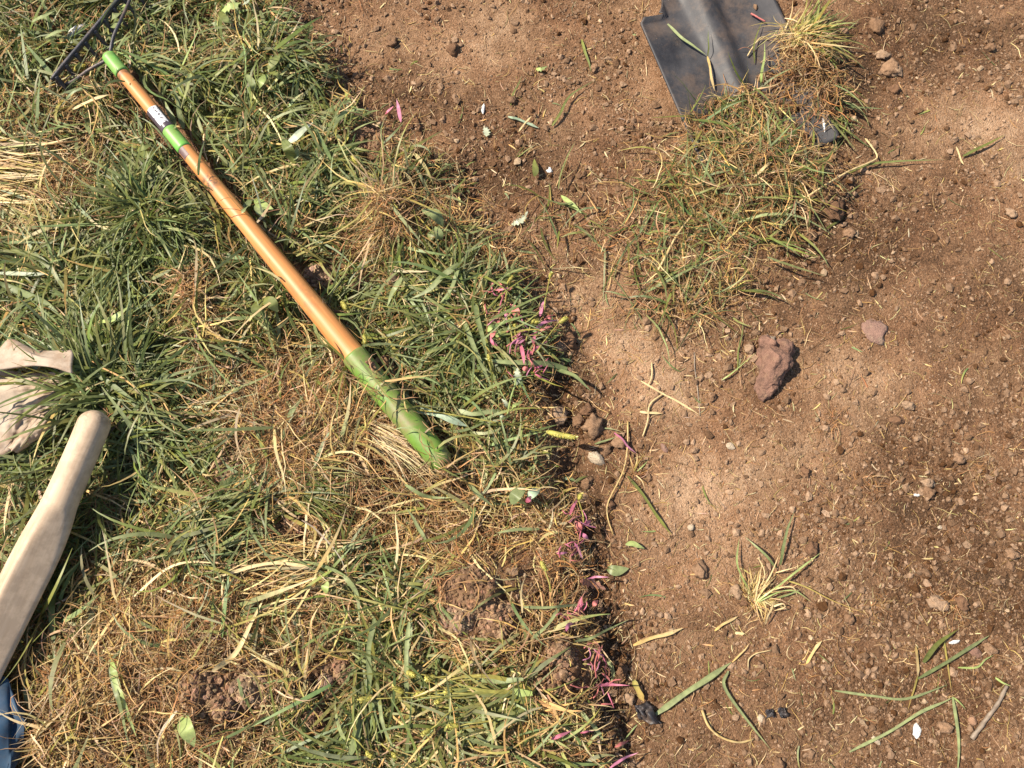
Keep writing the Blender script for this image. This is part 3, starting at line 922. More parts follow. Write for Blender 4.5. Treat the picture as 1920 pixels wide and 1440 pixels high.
def crumb_pile(name, px, py, wx, hy, th, label, group, col, seed, n=None, cr=(.0011, .0036)):
    """an earth clod: a dome of many fractured crumbs stuck together, one mesh"""
    global TOP
    r = np.random.default_rng(seed)
    p = surf(px, py); k = mpp(px, py, p[2])
    ax_, ay_ = wx * k / 2, hy * k / 2
    n = n or int(90 + 5200 * ax_ * ay_ * 40)
    a = r.uniform(0, 6.28, n); rad = np.sqrt(r.random(n)) * (1 + .18 * vnoise(a * 1.3, a * 0 + seed, seed=seed))
    x = p[0] + np.cos(a) * rad * ax_; y = p[1] + np.sin(a) * rad * ay_
    hgt = th * np.clip(1 - rad ** 2, 0, 1) ** .7 * (.75 + .45 * fbm(x, y, .014, 2, seed))
    z = gsample(TOP, x, y) + hgt * np.where(r.random(n) < .75, 1, r.random(n))
    s_ = cr[0] * (cr[1] / cr[0]) ** (r.random(n) ** 1.5)
    V0, F0 = ICO[1]
    V = V0[None] * (1 + .30 * r.normal(size=(n, len(V0), 1)).clip(-1.5, 1.5)) * (s_[:, None] * r.uniform(.75, 1.3, (n, 3)))[:, None]
    V = V + np.stack([x, y, z], -1)[:, None]
    c = np.asarray(col)[None] * r.uniform(.62, 1.35, (n, 1)) * (1 + .05 * r.normal(size=(n, 3)))
    F = (F0[None] + (np.arange(n) * len(V0))[:, None, None]).reshape(-1, 3)
    # solid core under the crumbs
    m = 26; g = np.linspace(-1, 1, m); SX, SY = np.meshgrid(g, g); q = np.hypot(SX, SY)
    X, Y = p[0] + SX * ax_ * 1.05, p[1] + SY * ay_ * 1.05
    Z = gsample(TOP, X, Y) + th * np.clip(1 - q ** 2, 0, 1) ** .7 * (.75 + .45 * fbm(X, Y, .014, 2, seed)) - np.where(q > 1, .004, .0008)
    i = np.arange(m * m).reshape(m, m)
    Qc = np.stack([i[:-1, :-1], i[:-1, 1:], i[1:, 1:], i[1:, :-1]], -1).reshape(-1, 4) + n * len(V0)
    Vc = np.stack([X, Y, Z], -1).reshape(-1, 3)
    o = build(name, np.concatenate([V.reshape(-1, 3), Vc]), [F, Qc], CRUMB, col=np.concatenate([np.repeat(c, len(V0), 0), np.tile(np.asarray(col) * .8, (m * m, 1))]), smooth=False)
    d = np.hypot((GX - p[0]) / ax_, (GY - p[1]) / ay_)
    TOP = TOP + np.where(d < 1, th * np.clip(1 - d ** 2, 0, 1) ** .7, 0)
    return tag(o, label, "clod", group)


for k, (px, py, wx, hy, th, lb) in enumerate(SODCLODS):
    crumb_pile("earth_clod", px, py, wx * 1.15, hy * 1.15, th * .62, lb, "earth clods in the sod", CLAY[(0, 2, 0, 1)[k % 4]] * 1.05, 400 + k)
for k, (px, py, wx, hy, th, lb) in enumerate(((1506, 128, 74, 52, .022, "large earth lump holding the sod on the shovel's right side"), (1552, 176, 48, 66, .022, "earth lump hanging over the shovel's right edge"), (1478, 100, 34, 36, .014, "small earth lump under the golden straw on the shovel"),
                                              (1440, 150, 46, 22, .012, "narrow earth crust across the shovel's ridge"), (1400, 176, 40, 18, .010, "thin earth crust at the lower edge of the bare shovel steel"), (1470, 205, 60, 30, .012, "earth lump below the gap showing black steel"), (1345, 200, 50, 24, .010, "earth crust on the shovel's lower left"), (1545, 375, 60, 44, .020, "big crumbly earth lump at the torn sod's right end"), (1420, 300, 60, 36, .016, "dark earth lump in the middle of the torn sod"), (1360, 360, 44, 30, .012, "dark earth lump in the left of the torn sod"))):
    crumb_pile("earth_lump", px, py, wx, hy, th * .8, lb, "earth lumps in the dug sod", CLAY[(1, 3, 1, 3)[k % 4]] * .9, 300 + k)

# ------------------------------------------------------------------ crumbs: nobody could count them
def crumbs(name, n, lo, hi, power, dens, seed, sub, box, label):
    r = np.random.default_rng(seed)
    V0, F0 = (ICO[1] if sub == 1 else OCT)
    px = r.uniform(box[0], box[2], n * 3); py = r.uniform(box[1], box[3], n * 3)
    p = P(px, py, 0.0)
    d = dens(px, py, p[:, 0], p[:, 1])
    lying = (gsample(TOP, p[:, 0], p[:, 1]) > gsample(H, p[:, 0], p[:, 1]) + 0.002) & (px < 1000)
    d = np.where(lying, 0, d)
    ok = r.random(len(px)) < d
    p = p[ok][:n]; m = len(p)
    s = lo * (hi / lo) ** (r.random(m) ** power)
    z = gsample(TOP, p[:, 0], p[:, 1])
    jit = 1 + 0.30 * r.normal(size=(m, len(V0), 1)).clip(-1.6, 1.6)
    sc = s[:, None] * r.uniform(0.7, 1.25, (m, 3)) * np.array([1, 1, 0.8])
    V = V0[None] * jit * sc[:, None]
    a = r.uniform(0, 6.28, m); c, s_ = np.cos(a), np.sin(a)
    V = np.stack([V[..., 0] * c[:, None] - V[..., 1] * s_[:, None], V[..., 0] * s_[:, None] + V[..., 1] * c[:, None], V[..., 2]], -1)
    V[..., 0] += p[:, None, 0]; V[..., 1] += p[:, None, 1]; V[..., 2] += (z + s * 0.25)[:, None]
    dryv = gsample(DRYG, p[:, 0], p[:, 1])
    base = np.array([0.16, 0.093, 0.052])[None] + (np.array([0.38, 0.25, 0.158]) - np.array([0.16, 0.093, 0.052]))[None] * np.clip(dryv - .06 + 0.38 * r.normal(size=m), -.35, 1.1)[:, None]
    pale = r.random(m) < 0.02
    base[pale] = np.array([0.45, 0.32, 0.20]) * r.uniform(0.7, 1.2, (pale.sum(), 1))
    C = np.repeat(base, len(V0), 0)
    F = (F0[None] + (np.arange(m) * len(V0))[:, None, None]).reshape(-1, 3)
    return tag(build(name, V.reshape(-1, 3), F, CRUMB, col=C, smooth=False), label, "soil", kind="stuff")


OCT = (np.array([(1, 0, 0), (-1, 0, 0), (0, 1, 0), (0, -1, 0), (0, 0, 1), (0, 0, -1.0)]),
       np.array([(0, 2, 4), (2, 1, 4), (1, 3, 4), (3, 0, 4), (2, 0, 5), (1, 2, 5), (3, 1, 5), (0, 3, 5)]))


def crumb_density(px, py, x, y):
    _, sod, dry = ground_height(x, y)
    base = 0.40 + 0.60 * sstep(0.0, 0.34, fbm(x, y, 0.10, 3, 51) + 0.16 - 1.1 * (dry - 0.36) + 0.35 * blob(px, py, WET))
    base = base * np.where(sod > 0.5, 0.35 + 0.65 * np.clip(blob(px, py, [(900, 1130, 110, 90, 1), (415, 1290, 120, 80, 1), (1060, 1250, 60, 70, 1), (600, 1270, 90, 60, .6), (560, 960, 70, 70, .5), (690, 270, 60, 50, .6), (700, 690, 60, 50, .5)]), 0, 1), 1.0)
    base = np.where(in_poly(px, py, SHOVEL_POLY), 0.012, base)
    out = (px < -40) | (px > 1960) | (py < -40) | (py > 1480)
    return np.where(out, base * 0.5, base)


BOX = (-250, -250, 2200, 1700)
crumbs("soil_crumbs", 92000, 0.0005, 0.0019, 1.9, crumb_density, 61, 0, BOX, "fine brown soil crumbs strewn over the dirt")
crumbs("coarse_soil_crumbs", 11000, 0.0017, 0.0046, 2.6, lambda px, py, x, y: crumb_density(px, py, x, y) ** 1.4, 62, 1, BOX, "coarse brown soil crumbs gathered in patches on the dirt")

# ------------------------------------------------------------------ grass, straw and roots as strips
def capsule_hit(Pts, A, B, r):
    AB = B - A; t = np.clip(((Pts - A) @ AB) / (AB @ AB), 0, 1)
    return (np.linalg.norm(Pts - A - t[..., None] * AB, axis=-1) < r).any(1)


def blades(px, py, az, L, W, el, droop, curl, twist, cA, cB, segs=4, lift=0.0, sink=True, keep_rake=0.006, z_add=0.0, taper=2.4, kink=0.0, edge_short=False):
    """many grass strips; px, py photo position of the base, az image angle (0 right, 90 up), lengths in m. returns V, Q, C"""
    n = len(px)
    b0 = lambda v: np.broadcast_to(np.asarray(v, float), (n,)).copy()
    az, L, W, el, droop, curl, twist, lift, z_add = map(b0, (az, L, W, el, droop, curl, twist, lift, z_add))
    if edge_short: L = L * np.interp(sod_dist(px, py), [0, 120], [.28, 1]) * (.7 + .55 * clump(px, py)); z_add = z_add * (.2 + 1.7 * clump(px, py))
    p = P(px, py, 0.02)
    t = (np.arange(segs) + 0.5) / segs
    e = el[:, None] - droop[:, None] * t[None] ** 1.2
    a = az[:, None] + curl[:, None] * (t[None] - 0.2)
    if kink:
        a = a + rng.normal(0, kink, (n, segs)).cumsum(1)
    step = (L / segs)[:, None]
    dx = np.cos(e) * np.cos(a) * step; dy = np.cos(e) * np.sin(a) * step; dz = np.sin(e) * step
    z0 = gsample(TOP, p[:, 0], p[:, 1]) + z_add
    x = p[:, :1] + np.concatenate([np.zeros((n, 1)), np.cumsum(dx, 1)], 1)
    y = p[:, 1:2] + np.concatenate([np.zeros((n, 1)), np.cumsum(dy, 1)], 1)
    z = z0[:, None] + np.concatenate([np.zeros((n, 1)), np.cumsum(dz, 1)], 1)
    z = np.maximum(z, gsample(TOP, x, y) + lift[:, None])
    Pt = np.stack([x, y, z], -1)
    qx, qy = PX(x, y, .03)
    hit = (blob(qx, qy, [(c[0], c[1], c[2] * .52, c[3] * .52, 1.0) for c in SODCLODS]).max(1) > .42) & (rng.random(n) > .14)
    mid = (Pt[:, 1:] + Pt[:, :-1]) / 2
    allp = np.concatenate([Pt, mid], 1)
    flatp = allp * np.array([1, 1, 0])
    A2, B2 = rake_pt(0) * np.array([1, 1, 0]), rake_pt(0.752) * np.array([1, 1, 0])
    over = capsule_hit(flatp, A2, B2, 0.009)
    hit |= over & (rng.random(n) > keep_rake)
    A2, B2 = rake_pt(0.752) * np.array([1, 1, 0]), rake_pt(0.99) * np.array([1, 1, 0])
    hit |= capsule_hit(flatp, A2, B2, 0.009) & (rng.random(n) > 0.30)
    for k in range(0, 150, 15):
        hit |= capsule_hit(allp, pale_path[k], pale_path[min(k + 15, 159)], 0.024)
    hit |= capsule_hit(flatp, HB0 * np.array([1, 1, 0]), (HB0 * .3 + HB1 * .7) * np.array([1, 1, 0]), 0.006) & (rng.random(n) > .12)
    T_ = np.gradient(Pt, axis=1); T_ /= np.linalg.norm(T_, axis=2, keepdims=True) + 1e-9
    S = np.cross(np.array([0, 0, 1.0]), T_); S /= np.linalg.norm(S, axis=2, keepdims=True) + 1e-9
    U = np.cross(T_, S)
    S = S * np.cos(twist)[:, None, None] + U * np.sin(twist)[:, None, None]
    tt = np.linspace(0, 1, segs + 1)
    prof = np.clip(np.minimum(0.6 + 2.5 * tt, 1) * (1 - tt ** taper), 0.06, 1)
    hw = 0.5 * W[:, None] * prof[None]
    V = np.stack([Pt - S * hw[..., None], Pt + S * hw[..., None]], 2)
    ok = ~hit
    V = V[ok]; m = len(V)
    V = V.reshape(-1, 3)
    k = np.arange(segs) * 2
    q = np.stack([k, k + 1, k + 3, k + 2], -1)
    Q = (q[None] + (np.arange(m) * (segs + 1) * 2)[:, None, None]).reshape(-1, 4)
    cA = np.broadcast_to(cA, (n, 3))[ok]; cB = np.broadcast_to(cB, (n, 3))[ok]
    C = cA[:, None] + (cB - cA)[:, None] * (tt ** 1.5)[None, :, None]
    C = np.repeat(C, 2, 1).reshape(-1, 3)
    return V, Q, None, C


def jitcol(c, n, v=0.22, h=0.10):
    c = np.asarray(c, float)
    return c[None] * (1 + v * rng.normal(size=(n, 1)).clip(-2, 2)) * (1 + h * rng.normal(size=(n, 3)).clip(-2, 2))


def pick(cols, wts, n, v=0.22, h=0.08):
    cols = np.asarray(cols, float); k = rng.choice(len(cols), n, p=np.asarray(wts) / np.sum(wts))
    return np.clip(jitcol(1.0, n, v, h) * cols[k], 0.004, 0.85)


G_BLUE = (0.170, 0.205, 0.080); G_MID = (0.195, 0.205, 0.050); G_DARK = (0.108, 0.124, 0.036); G_YEL = (0.34, 0.30, 0.080); G_LIGHT = (0.28, 0.315, 0.145)
S_PALE = (0.62, 0.47, 0.245); S_GOLD = (0.52, 0.345, 0.115); S_BROWN = (0.29, 0.165, 0.066); S_GREY = (0.42, 0.32, 0.20)
R_OR = (0.33, 0.160, 0.058); R_TAN = (0.36, 0.225, 0.112); R_DK = (0.14, 0.076, 0.037); R_PALE = (0.52, 0.38, 0.22)

# maps over the photo: where the sod is green, dry, matted with roots, bare
GREENMAP = [(250, 1240, 130, 90, .38), (160, 1110, 100, 60, .4), (470, 1210, 120, 60, .35), (560, 1350, 140, 60, .4), (1000, 860, 70, 60, .3), (560, 690, 100, 50, .35), (500, 860, 120, 60, .35), (130, 90, 260, 140, .9), (330, 420, 150, 120, 1.0), (200, 560, 200, 90, .7), (220, 760, 170, 140, 1.0), (130, 960, 130, 110, .8), (480, 200, 140, 140, .7), (420, 1000, 110, 60, .8), (560, 430, 100, 130, .6),
            (780, 600, 160, 90, .8), (860, 560, 110, 70, .6), (650, 330, 110, 70, .5), (860, 320, 80, 50, .4), (930, 1320, 120, 70, .9), (740, 1200, 90, 120, .6), (700, 1380, 120, 80, .6), (880, 680, 110, 70, .5), (960, 960, 90, 70, .3), (560, 920, 90, 40, .4), (800, 800, 90, 60, .4), (60, 1180, 70, 90, .7), (600, 250, 120, 90, .5)]
ROOTMAP = [(500, 740, 110, 70, 1.0), (640, 800, 130, 70, 1.0), (650, 900, 150, 60, .7), (738, 440, 40, 50, 1.2), (372, 560, 32, 50, 1.2), (160, 345, 50, 35, 1.0), (50, 235, 60, 40, .9), (860, 1010, 90, 60, .7), (340, 1210, 140, 100, .8), (200, 1330, 150, 90, 1.0),
           (900, 1150, 90, 60, .4), (560, 970, 80, 60, .7), (300, 1110, 110, 60, .8), (960, 740, 60, 60, .5), (780, 310, 70, 40, .5), (690, 270, 50, 35, .6), (530, 380, 70, 60, .7), (640, 460, 70, 40, .5), (940, 480, 50, 60, .7), (180, 210, 40, 30, .7), (380, 620, 60, 40, .5), (870, 410, 60, 50, .4), (480, 1130, 120, 40, .5), (1000, 1000, 70, 80, .5), (1060, 1100, 50, 90, .5), (1050, 1360, 80, 60, .4), (390, 1380, 100, 50, .6)]
BARE = [(900, 1120, 75, 60, .9), (415, 1290, 85, 50, .8), (1060, 1250, 50, 50, .8), (690, 265, 40, 28, .6), (610, 1275, 50, 40, .6), (600, 515, 26, 26, .8), (560, 990, 40, 30, .4), (715, 690, 26, 22, .6), (430, 880, 40, 40, .4), (640, 160, 40, 30, .3)]


def clump(px, py):
    return np.clip(.5 + .62 * vnoise(px / 44, py / 44, seed=301) + .30 * vnoise(px / 19, py / 19, seed=302), 0, 1)


def sod_points(n, dens, box=(-330, -330, 1330, 1750), soft=18.0):
    r = rng
    outx, outy = [], []
    got = 0
    while got < n:
        px = r.uniform(box[0], box[2], n * 2); py = r.uniform(box[1], box[3], n * 2)
        d = sod_dist(px, py) + 26 * vnoise(px / 60, py / 60, seed=77) + r.normal(0, soft, len(px))
        inside = d > 4
        pr = dens(px, py) * (.20 + 1.15 * clump(px, py))
        out = (px < -60) | (py < -60) | (py > 1500)
        pr = np.where(out, pr * 0.4, pr)
        k = inside & (r.random(len(px)) < pr)
        outx.append(px[k]); outy.append(py[k]); got += k.sum()
    return np.concatenate(outx)[:n], np.concatenate(outy)[:n]


def gmap(px, py): return np.clip((0.20 + blob(px, py, GREENMAP)) * (1 - .42 * sstep(780, 950, py)) - 0.55 * blob(px, py, ROOTMAP) - blob(px, py, BARE), 0.012, 1)
def smap(px, py): return np.clip(0.42 + 0.35 * vnoise(px / 70, py / 70, seed=88) + 0.35 * blob(px, py, ROOTMAP) - 0.8 * blob(px, py, BARE), 0.03, 1)
def rmap(px, py): return np.clip(0.14 + blob(px, py, ROOTMAP) - 1.0 * blob(px, py, BARE), 0.03, 1)


green, straw, roots = Acc(), Acc(), Acc()
U_ = rng.uniform
# under-layer: short dark standing green
n = 13500; px, py = sod_points(n, gmap)
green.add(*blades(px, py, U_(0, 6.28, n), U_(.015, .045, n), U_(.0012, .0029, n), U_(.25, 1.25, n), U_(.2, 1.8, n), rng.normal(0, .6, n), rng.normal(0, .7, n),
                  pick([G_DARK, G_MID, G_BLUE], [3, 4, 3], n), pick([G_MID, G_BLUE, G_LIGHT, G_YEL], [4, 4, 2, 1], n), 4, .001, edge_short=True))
# longer green, lying over
n = 7500; px, py = sod_points(n, gmap)
base_dir = 2.5 * vnoise(px / 170, py / 170, seed=91) + 0.6
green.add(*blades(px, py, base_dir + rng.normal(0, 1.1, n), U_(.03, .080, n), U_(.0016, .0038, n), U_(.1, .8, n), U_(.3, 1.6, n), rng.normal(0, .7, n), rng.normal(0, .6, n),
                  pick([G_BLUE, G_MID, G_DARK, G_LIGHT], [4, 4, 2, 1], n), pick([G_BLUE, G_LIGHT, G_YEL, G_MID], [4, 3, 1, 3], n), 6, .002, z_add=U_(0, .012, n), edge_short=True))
# straw lying flat over everything
n = 14000; px, py = sod_points(n, smap)
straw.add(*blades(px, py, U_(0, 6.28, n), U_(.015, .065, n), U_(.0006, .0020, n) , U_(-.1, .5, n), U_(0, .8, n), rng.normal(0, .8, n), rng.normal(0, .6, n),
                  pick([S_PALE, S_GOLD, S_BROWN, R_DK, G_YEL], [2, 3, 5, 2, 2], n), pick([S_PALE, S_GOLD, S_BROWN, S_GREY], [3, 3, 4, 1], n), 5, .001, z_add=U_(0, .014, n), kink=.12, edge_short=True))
# broader bleached and light green leaves lying on top
n = 1100; px, py = sod_points(n, smap)
straw.add(*blades(px, py, U_(0, 6.28, n), U_(.025, .07, n), U_(.0016, .0034, n), U_(0, .4, n), U_(0, .7, n), rng.normal(0, .6, n), rng.normal(0, .5, n),
                  pick([S_PALE, S_GOLD, S_GREY, G_YEL], [4, 3, 2, 3], n), pick([S_PALE, S_GOLD, S_GREY], [4, 2, 2], n), 6, .004, z_add=U_(.006, .016, n), kink=.10, edge_short=True))
n = 1300; px, py = sod_points(n, lambda a, b: np.clip(gmap(a, b) + .15, 0, 1))
green.add(*blades(px, py, U_(0, 6.28, n), U_(.03, .08, n), U_(.0028, .0052, n), U_(.05, .5, n), U_(.1, 1.0, n), rng.normal(0, .6, n), rng.normal(0, .5, n),
                  pick([G_LIGHT, G_BLUE, G_YEL, G_MID], [4, 4, 2, 2], n), pick([G_LIGHT, G_BLUE, S_PALE], [4, 3, 1], n), 7, .004, z_add=U_(.004, .014, n), edge_short=True))
# short clipped bits of straw and thatch
n = 13500; px, py = sod_points(n, lambda a, b: np.clip(smap(a, b) + .2, 0, 1))
straw.add(*blades(px, py, U_(0, 6.28, n), U_(.006, .022, n), U_(.0006, .0016, n), U_(-.2, .7, n), U_(0, .8, n), rng.normal(0, .5, n), rng.normal(0, .7, n),
                  pick([S_PALE, S_GOLD, S_BROWN, R_DK], [3, 3, 4, 2], n), pick([S_PALE, S_GOLD, S_BROWN], [4, 3, 2], n), 3, .001, z_add=U_(0, .010, n)))
# root mats: fine curling fibres
n = 19000; px, py = sod_points(n, rmap)
roots.add(*blades(px, py, U_(0, 6.28, n), U_(.012, .05, n), U_(.0004, .0009, n), U_(-.2, .9, n), U_(0, 1.6, n), rng.normal(0, 1.6, n), rng.normal(0, .5, n),
                  pick([R_OR, R_TAN, R_DK, R_PALE], [4, 3, 4, 1], n), pick([R_OR, R_TAN, R_PALE], [4, 4, 1], n), 6, .0008, z_add=U_(0, .012, n), taper=6, kink=.28))


def tuft(acc, px, py, n, spread, Lr, Wr, az, azs, el, els, droop, cA, cB, segs=6, z=0.0, kink=0.0, lift=.002, curl=.4, taper=2.4):
    """a tuft: image centre, spread in pixels, azimuth centre and spread in degrees"""
    x = px + rng.normal(0, spread, n); y = py + rng.normal(0, spread, n)
    acc.add(*blades(x, y, R(az) + rng.uniform(-1, 1, n) * R(azs), U_(*Lr, n), U_(*Wr, n), el + rng.normal(0, els, n), U_(*droop, n), rng.normal(0, curl, n), rng.normal(0, .55, n),
                    pick(*cA, n), pick(*cB, n), segs, lift, z_add=z, kink=kink, taper=taper))


GA = ([G_BLUE, G_MID, G_DARK], [4, 3, 2]); GB = ([G_BLUE, G_LIGHT, G_MID, G_YEL], [5, 3, 3, 1])
DA = ([G_DARK, G_MID, G_BLUE], [4, 2, 2]); DB = ([G_DARK, G_BLUE, G_MID], [2, 3, 2])
SA = ([S_PALE, S_GOLD, S_BROWN, G_YEL], [4, 3, 2, 1]); SB = ([S_PALE, S_GOLD], [4, 2])
RAc = ([R_OR, R_TAN, R_DK], [4, 3, 2]); RBc = ([R_OR, R_TAN, R_PALE], [3, 3, 2])
# the dark tuft above the middle of the left side, blades thrown outwards
tuft(green, 300, 415, 420, 26, (.045, .085), (.0018, .0036), 0, 180, .75, .3, (.6, 1.7), DA, DB, 7)
tuft(green, 330, 440, 170, 16, (.04, .075), (.0022, .0040), -30, 70, .6, .3, (.6, 1.5), DA, GB, 7)
tuft(green, 250, 500, 190, 26, (.05, .09), (.0018, .0034), -95, 35, .45, .25, (.5, 1.2), GA, GB, 7)
# the long-bladed tuft behind the pale handle
tuft(green, 215, 735, 230, 30, (.06, .125), (.0024, .0050), 175, 100, .65, .25, (.5, 1.4), GA, GB, 8)
tuft(green, 190, 860, 120, 34, (.07, .13), (.0026, .0050), 195, 30, .5, .2, (.4, 1.1), GA, GB, 8)
tuft(green, 240, 700, 150, 24, (.05, .09), (.0020, .0040), 20, 70, .55, .25, (.5, 1.4), GA, GB, 7)
# blades hanging downwards at the left, above the glove
tuft(green, 70, 530, 190, 55, (.05, .085), (.002, .0042), -92, 16, .35, .2, (.4, 1.0), GA, GB, 6)
tuft(straw, 60, 540, 60, 50, (.05, .08), (.002, .0036), -90, 16, .35, .2, (.4, 1.0), ([S_GOLD, G_YEL], [2, 2]), SB, 6)
# bleached straw streaming in from the left edge
tuft(straw, -25, 318, 60, 22, (.07, .115), (.0012, .0026), -10, 14, .15, .1, (.1, .5), SA, SB, 7, z=.018, lift=.006)
tuft(straw, -30, 372, 60, 30, (.07, .13), (.0012, .0026), -18, 22, .15, .1, (.1, .5), SA, SB, 7, z=.016, lift=.006)
tuft(green, 20, 470, 60, 30, (.06, .11), (.0025, .0045), -22, 16, .2, .15, (.2, .7), GA, GB, 7, z=.010)
tuft(straw, 95, 400, 40, 30, (.04, .09), (.0008, .0018), -75, 30, .3, .2, (.1, .7), SA, SB, 6, z=.012)
# dense lighter blades below: streaming to the right
tuft(green, 330, 1020, 200, 34, (.05, .09), (.0018, .0036), 22, 26, .45, .2, (.5, 1.2), GA, ([G_BLUE, G_LIGHT, G_YEL], [4, 4, 1]), 7, z=.004)
tuft(green, 400, 960, 120, 30, (.04, .07), (.0018, .0034), 28, 30, .5, .2, (.5, 1.2), GA, GB, 7, z=.004)
# bunch lying over the middle
tuft(green, 560, 915, 120, 16, (.04, .075), (.0012, .0026), -12, 25, .25, .15, (.2, .9), GA, ([G_YEL, G_BLUE, G_MID], [2, 3, 3]), 6, z=.012)
tuft(green, 690, 770, 110, 20, (.035, .06), (.0014, .0028), 55, 50, .4, .2, (.4, 1.1), GA, GB, 6, z=.006)
# pale bleached sheaf beside the green grip
x0 = 690 + rng.uniform(0, 60, 210); y0 = 812 + rng.normal(0, 15, 210) + (x0 - 690) * .25
straw.add(*blades(x0, y0, R(-27) + rng.normal(0, .13, 210), U_(.04, .075, 210), U_(.0006, .0011, 210), U_(0, .45, 210), U_(.3, .9, 210), rng.normal(-.3, .3, 210), rng.normal(0, .5, 210),
                  pick([R_PALE, S_PALE, S_GREY], [3, 3, 2], 210, .12), pick([R_PALE, S_PALE], [3, 3], 210, .12), 7, .002, z_add=U_(.004, .022, 210), keep_rake=1, taper=6, kink=.05))
# tangles of orange-brown roots: the two upright ones and others
for (cx, cy, sp, nn, L0, L1, zz) in ((738, 440, 24, 520, .008, .022, .016), (715, 395, 20, 190, .008, .022, .008), (372, 565, 18, 420, .008, .020, .016), (378, 510, 18, 160, .008, .020, .008), (155, 345, 22, 240, .015, .045, .010), (520, 365, 24, 220, .015, .04, .006), (860, 590, 1, 1, .01, .02, 0),
                                     (300, 1230, 60, 620, .02, .06, .010), (190, 1340, 60, 620, .02, .06, .012), (110, 1290, 40, 300, .02, .05, .010), (490, 730, 50, 520, .02, .05, .010), (600, 810, 60, 620, .02, .06, .010), (520, 1130, 50, 220, .02, .05, .006), (340, 1110, 40, 280, .02, .05, .008), (870, 1010, 30, 260, .015, .04, .008), (840, 1090, 22, 160, .012, .03, .010),
                                     (1010, 1320, 20, 120, .02, .04, .006), (960, 775, 20, 160, .012, .032, .004), (700, 1010, 40, 200, .02, .05, .006), (930, 480, 30, 160, .015, .04, .004)):
    tuft(roots, cx, cy, nn, sp, (L0, L1), (.0005, .0011), 0, 180, .25, .35, (0, 1.2), RAc, RBc, 6, z=rng.uniform(0, zz + .002, nn), kink=.30, lift=.001, curl=1.4, taper=6)
# clump at the bottom: blades lying to the left and right, with a straw-coloured crown
tuft(green, 975, 1325, 130, 22, (.05, .10), (.0022, .0046), 178, 22, .25, .15, (.2, .8), ([G_YEL, G_MID, G_LIGHT], [2, 3, 2]), ([G_BLUE, G_LIGHT, G_YEL], [3, 3, 1]), 7, z=.008)
tuft(green, 950, 1340, 60, 30, (.04, .07), (.0022, .0046), 215, 30, .25, .15, (.2, .8), GA, GB, 7, z=.008)
tuft(straw, 990, 1320, 50, 14, (.02, .045), (.002, .004), -60, 80, .35, .2, (.2, .8), ([S_GOLD, R_OR], [3, 2]), ([S_GOLD, S_PALE], [2, 2]), 5, z=.010)
tuft(green, 690, 1230, 60, 14, (.06, .10), (.002, .0042), -88, 14, .15, .12, (.1, .6), GA, GB, 7, z=.010)
tuft(green, 690, 1330, 50, 20, (.05, .09), (.002, .0042), -105, 26, .2, .12, (.1, .6), GA, GB, 7, z=.006)
tuft(green, 760, 1110, 70, 34, (.04, .07), (.0022, .0042), -70, 40, .3, .2, (.2, .9), GA, GB, 6, z=.006)
tuft(green, 640, 1090, 50, 30, (.04, .07), (.0022, .0042), 60, 60, .3, .2, (.2, .9), GA, GB, 6, z=.006)
# fan of blades at the grass edge right of the rake
tuft(green, 880, 600, 160, 30, (.045, .09), (.0020, .0044), 150, 70, .4, .2, (.4, 1.1), GA, GB, 7, z=.004)
tuft(green, 900, 640, 90, 26, (.045, .08), (.0020, .0044), -100, 50, .35, .2, (.3, 1.0), GA, GB, 7, z=.004)
tuft(green, 800, 560, 90, 24, (.04, .075), (.0022, .0046), 30, 50, .4, .2, (.4, 1.1), GA, GB, 7, z=.004)
# bottom left: golden standing straw and grass
tuft(straw, 120, 1380, 260, 60, (.03, .07), (.0010, .0024), 60, 60, .6, .3, (.4, 1.3), SA, ([S_GOLD, S_PALE, G_YEL], [3, 3, 2]), 6)
tuft(green, 60, 1400, 110, 50, (.04, .08), (.0014, .0030), 30, 40, .5, .3, (.4, 1.2), ([G_YEL, G_MID], [3, 2]), ([G_YEL, G_LIGHT], [3, 2]), 6)
tuft(straw, 280, 1120, 170, 50, (.03, .07), (.0008, .0018), -80, 30, .35, .2, (.2, .9), SA, SB, 6, z=.008)
tuft(straw, 480, 1090, 70, 50, (.05, .10), (.0010, .0024), 8, 18, .15, .15, (0, .6), SA, SB, 7, z=.014, lift=.003)
# sod on the shovel, thrown to the right, and the torn sod below it
tuft(green, 1500, 85, 90, 14, (.035, .075), (.0014, .0030), 15, 60, .45, .25, (.3, 1.1), ([G_MID, S_GOLD, G_YEL], [4, 2, 2]), GB, 6, z=U_(.004, .022, 90))
tuft(straw, 1485, 85, 170, 16, (.02, .05), (.0007, .0016), -60, 130, .4, .3, (.1, 1.0), SA, SB, 5, z=U_(.004, .024, 170), kink=.15)
tuft(roots, 1500, 130, 420, 24, (.012, .04), (.0005, .0011), 0, 180, .25, .4, (0, 1.2), ([R_OR, R_DK, R_TAN], [3, 4, 2]), RBc, 6, z=U_(.002, .020, 420), kink=.3, curl=1.4, taper=6)
tuft(roots, 1545, 190, 200, 22, (.012, .04), (.0005, .0011), 0, 180, .25, .4, (0, 1.2), ([R_OR, R_DK, R_TAN], [3, 4, 2]), RBc, 6, z=U_(.002, .012, 200), kink=.3, curl=1.4, taper=6)
tuft(green, 1560, 200, 22, 16, (.03, .06), (.0014, .0026), -60, 50, .2, .2, (.2, .8), GA, GB, 6, z=.006)
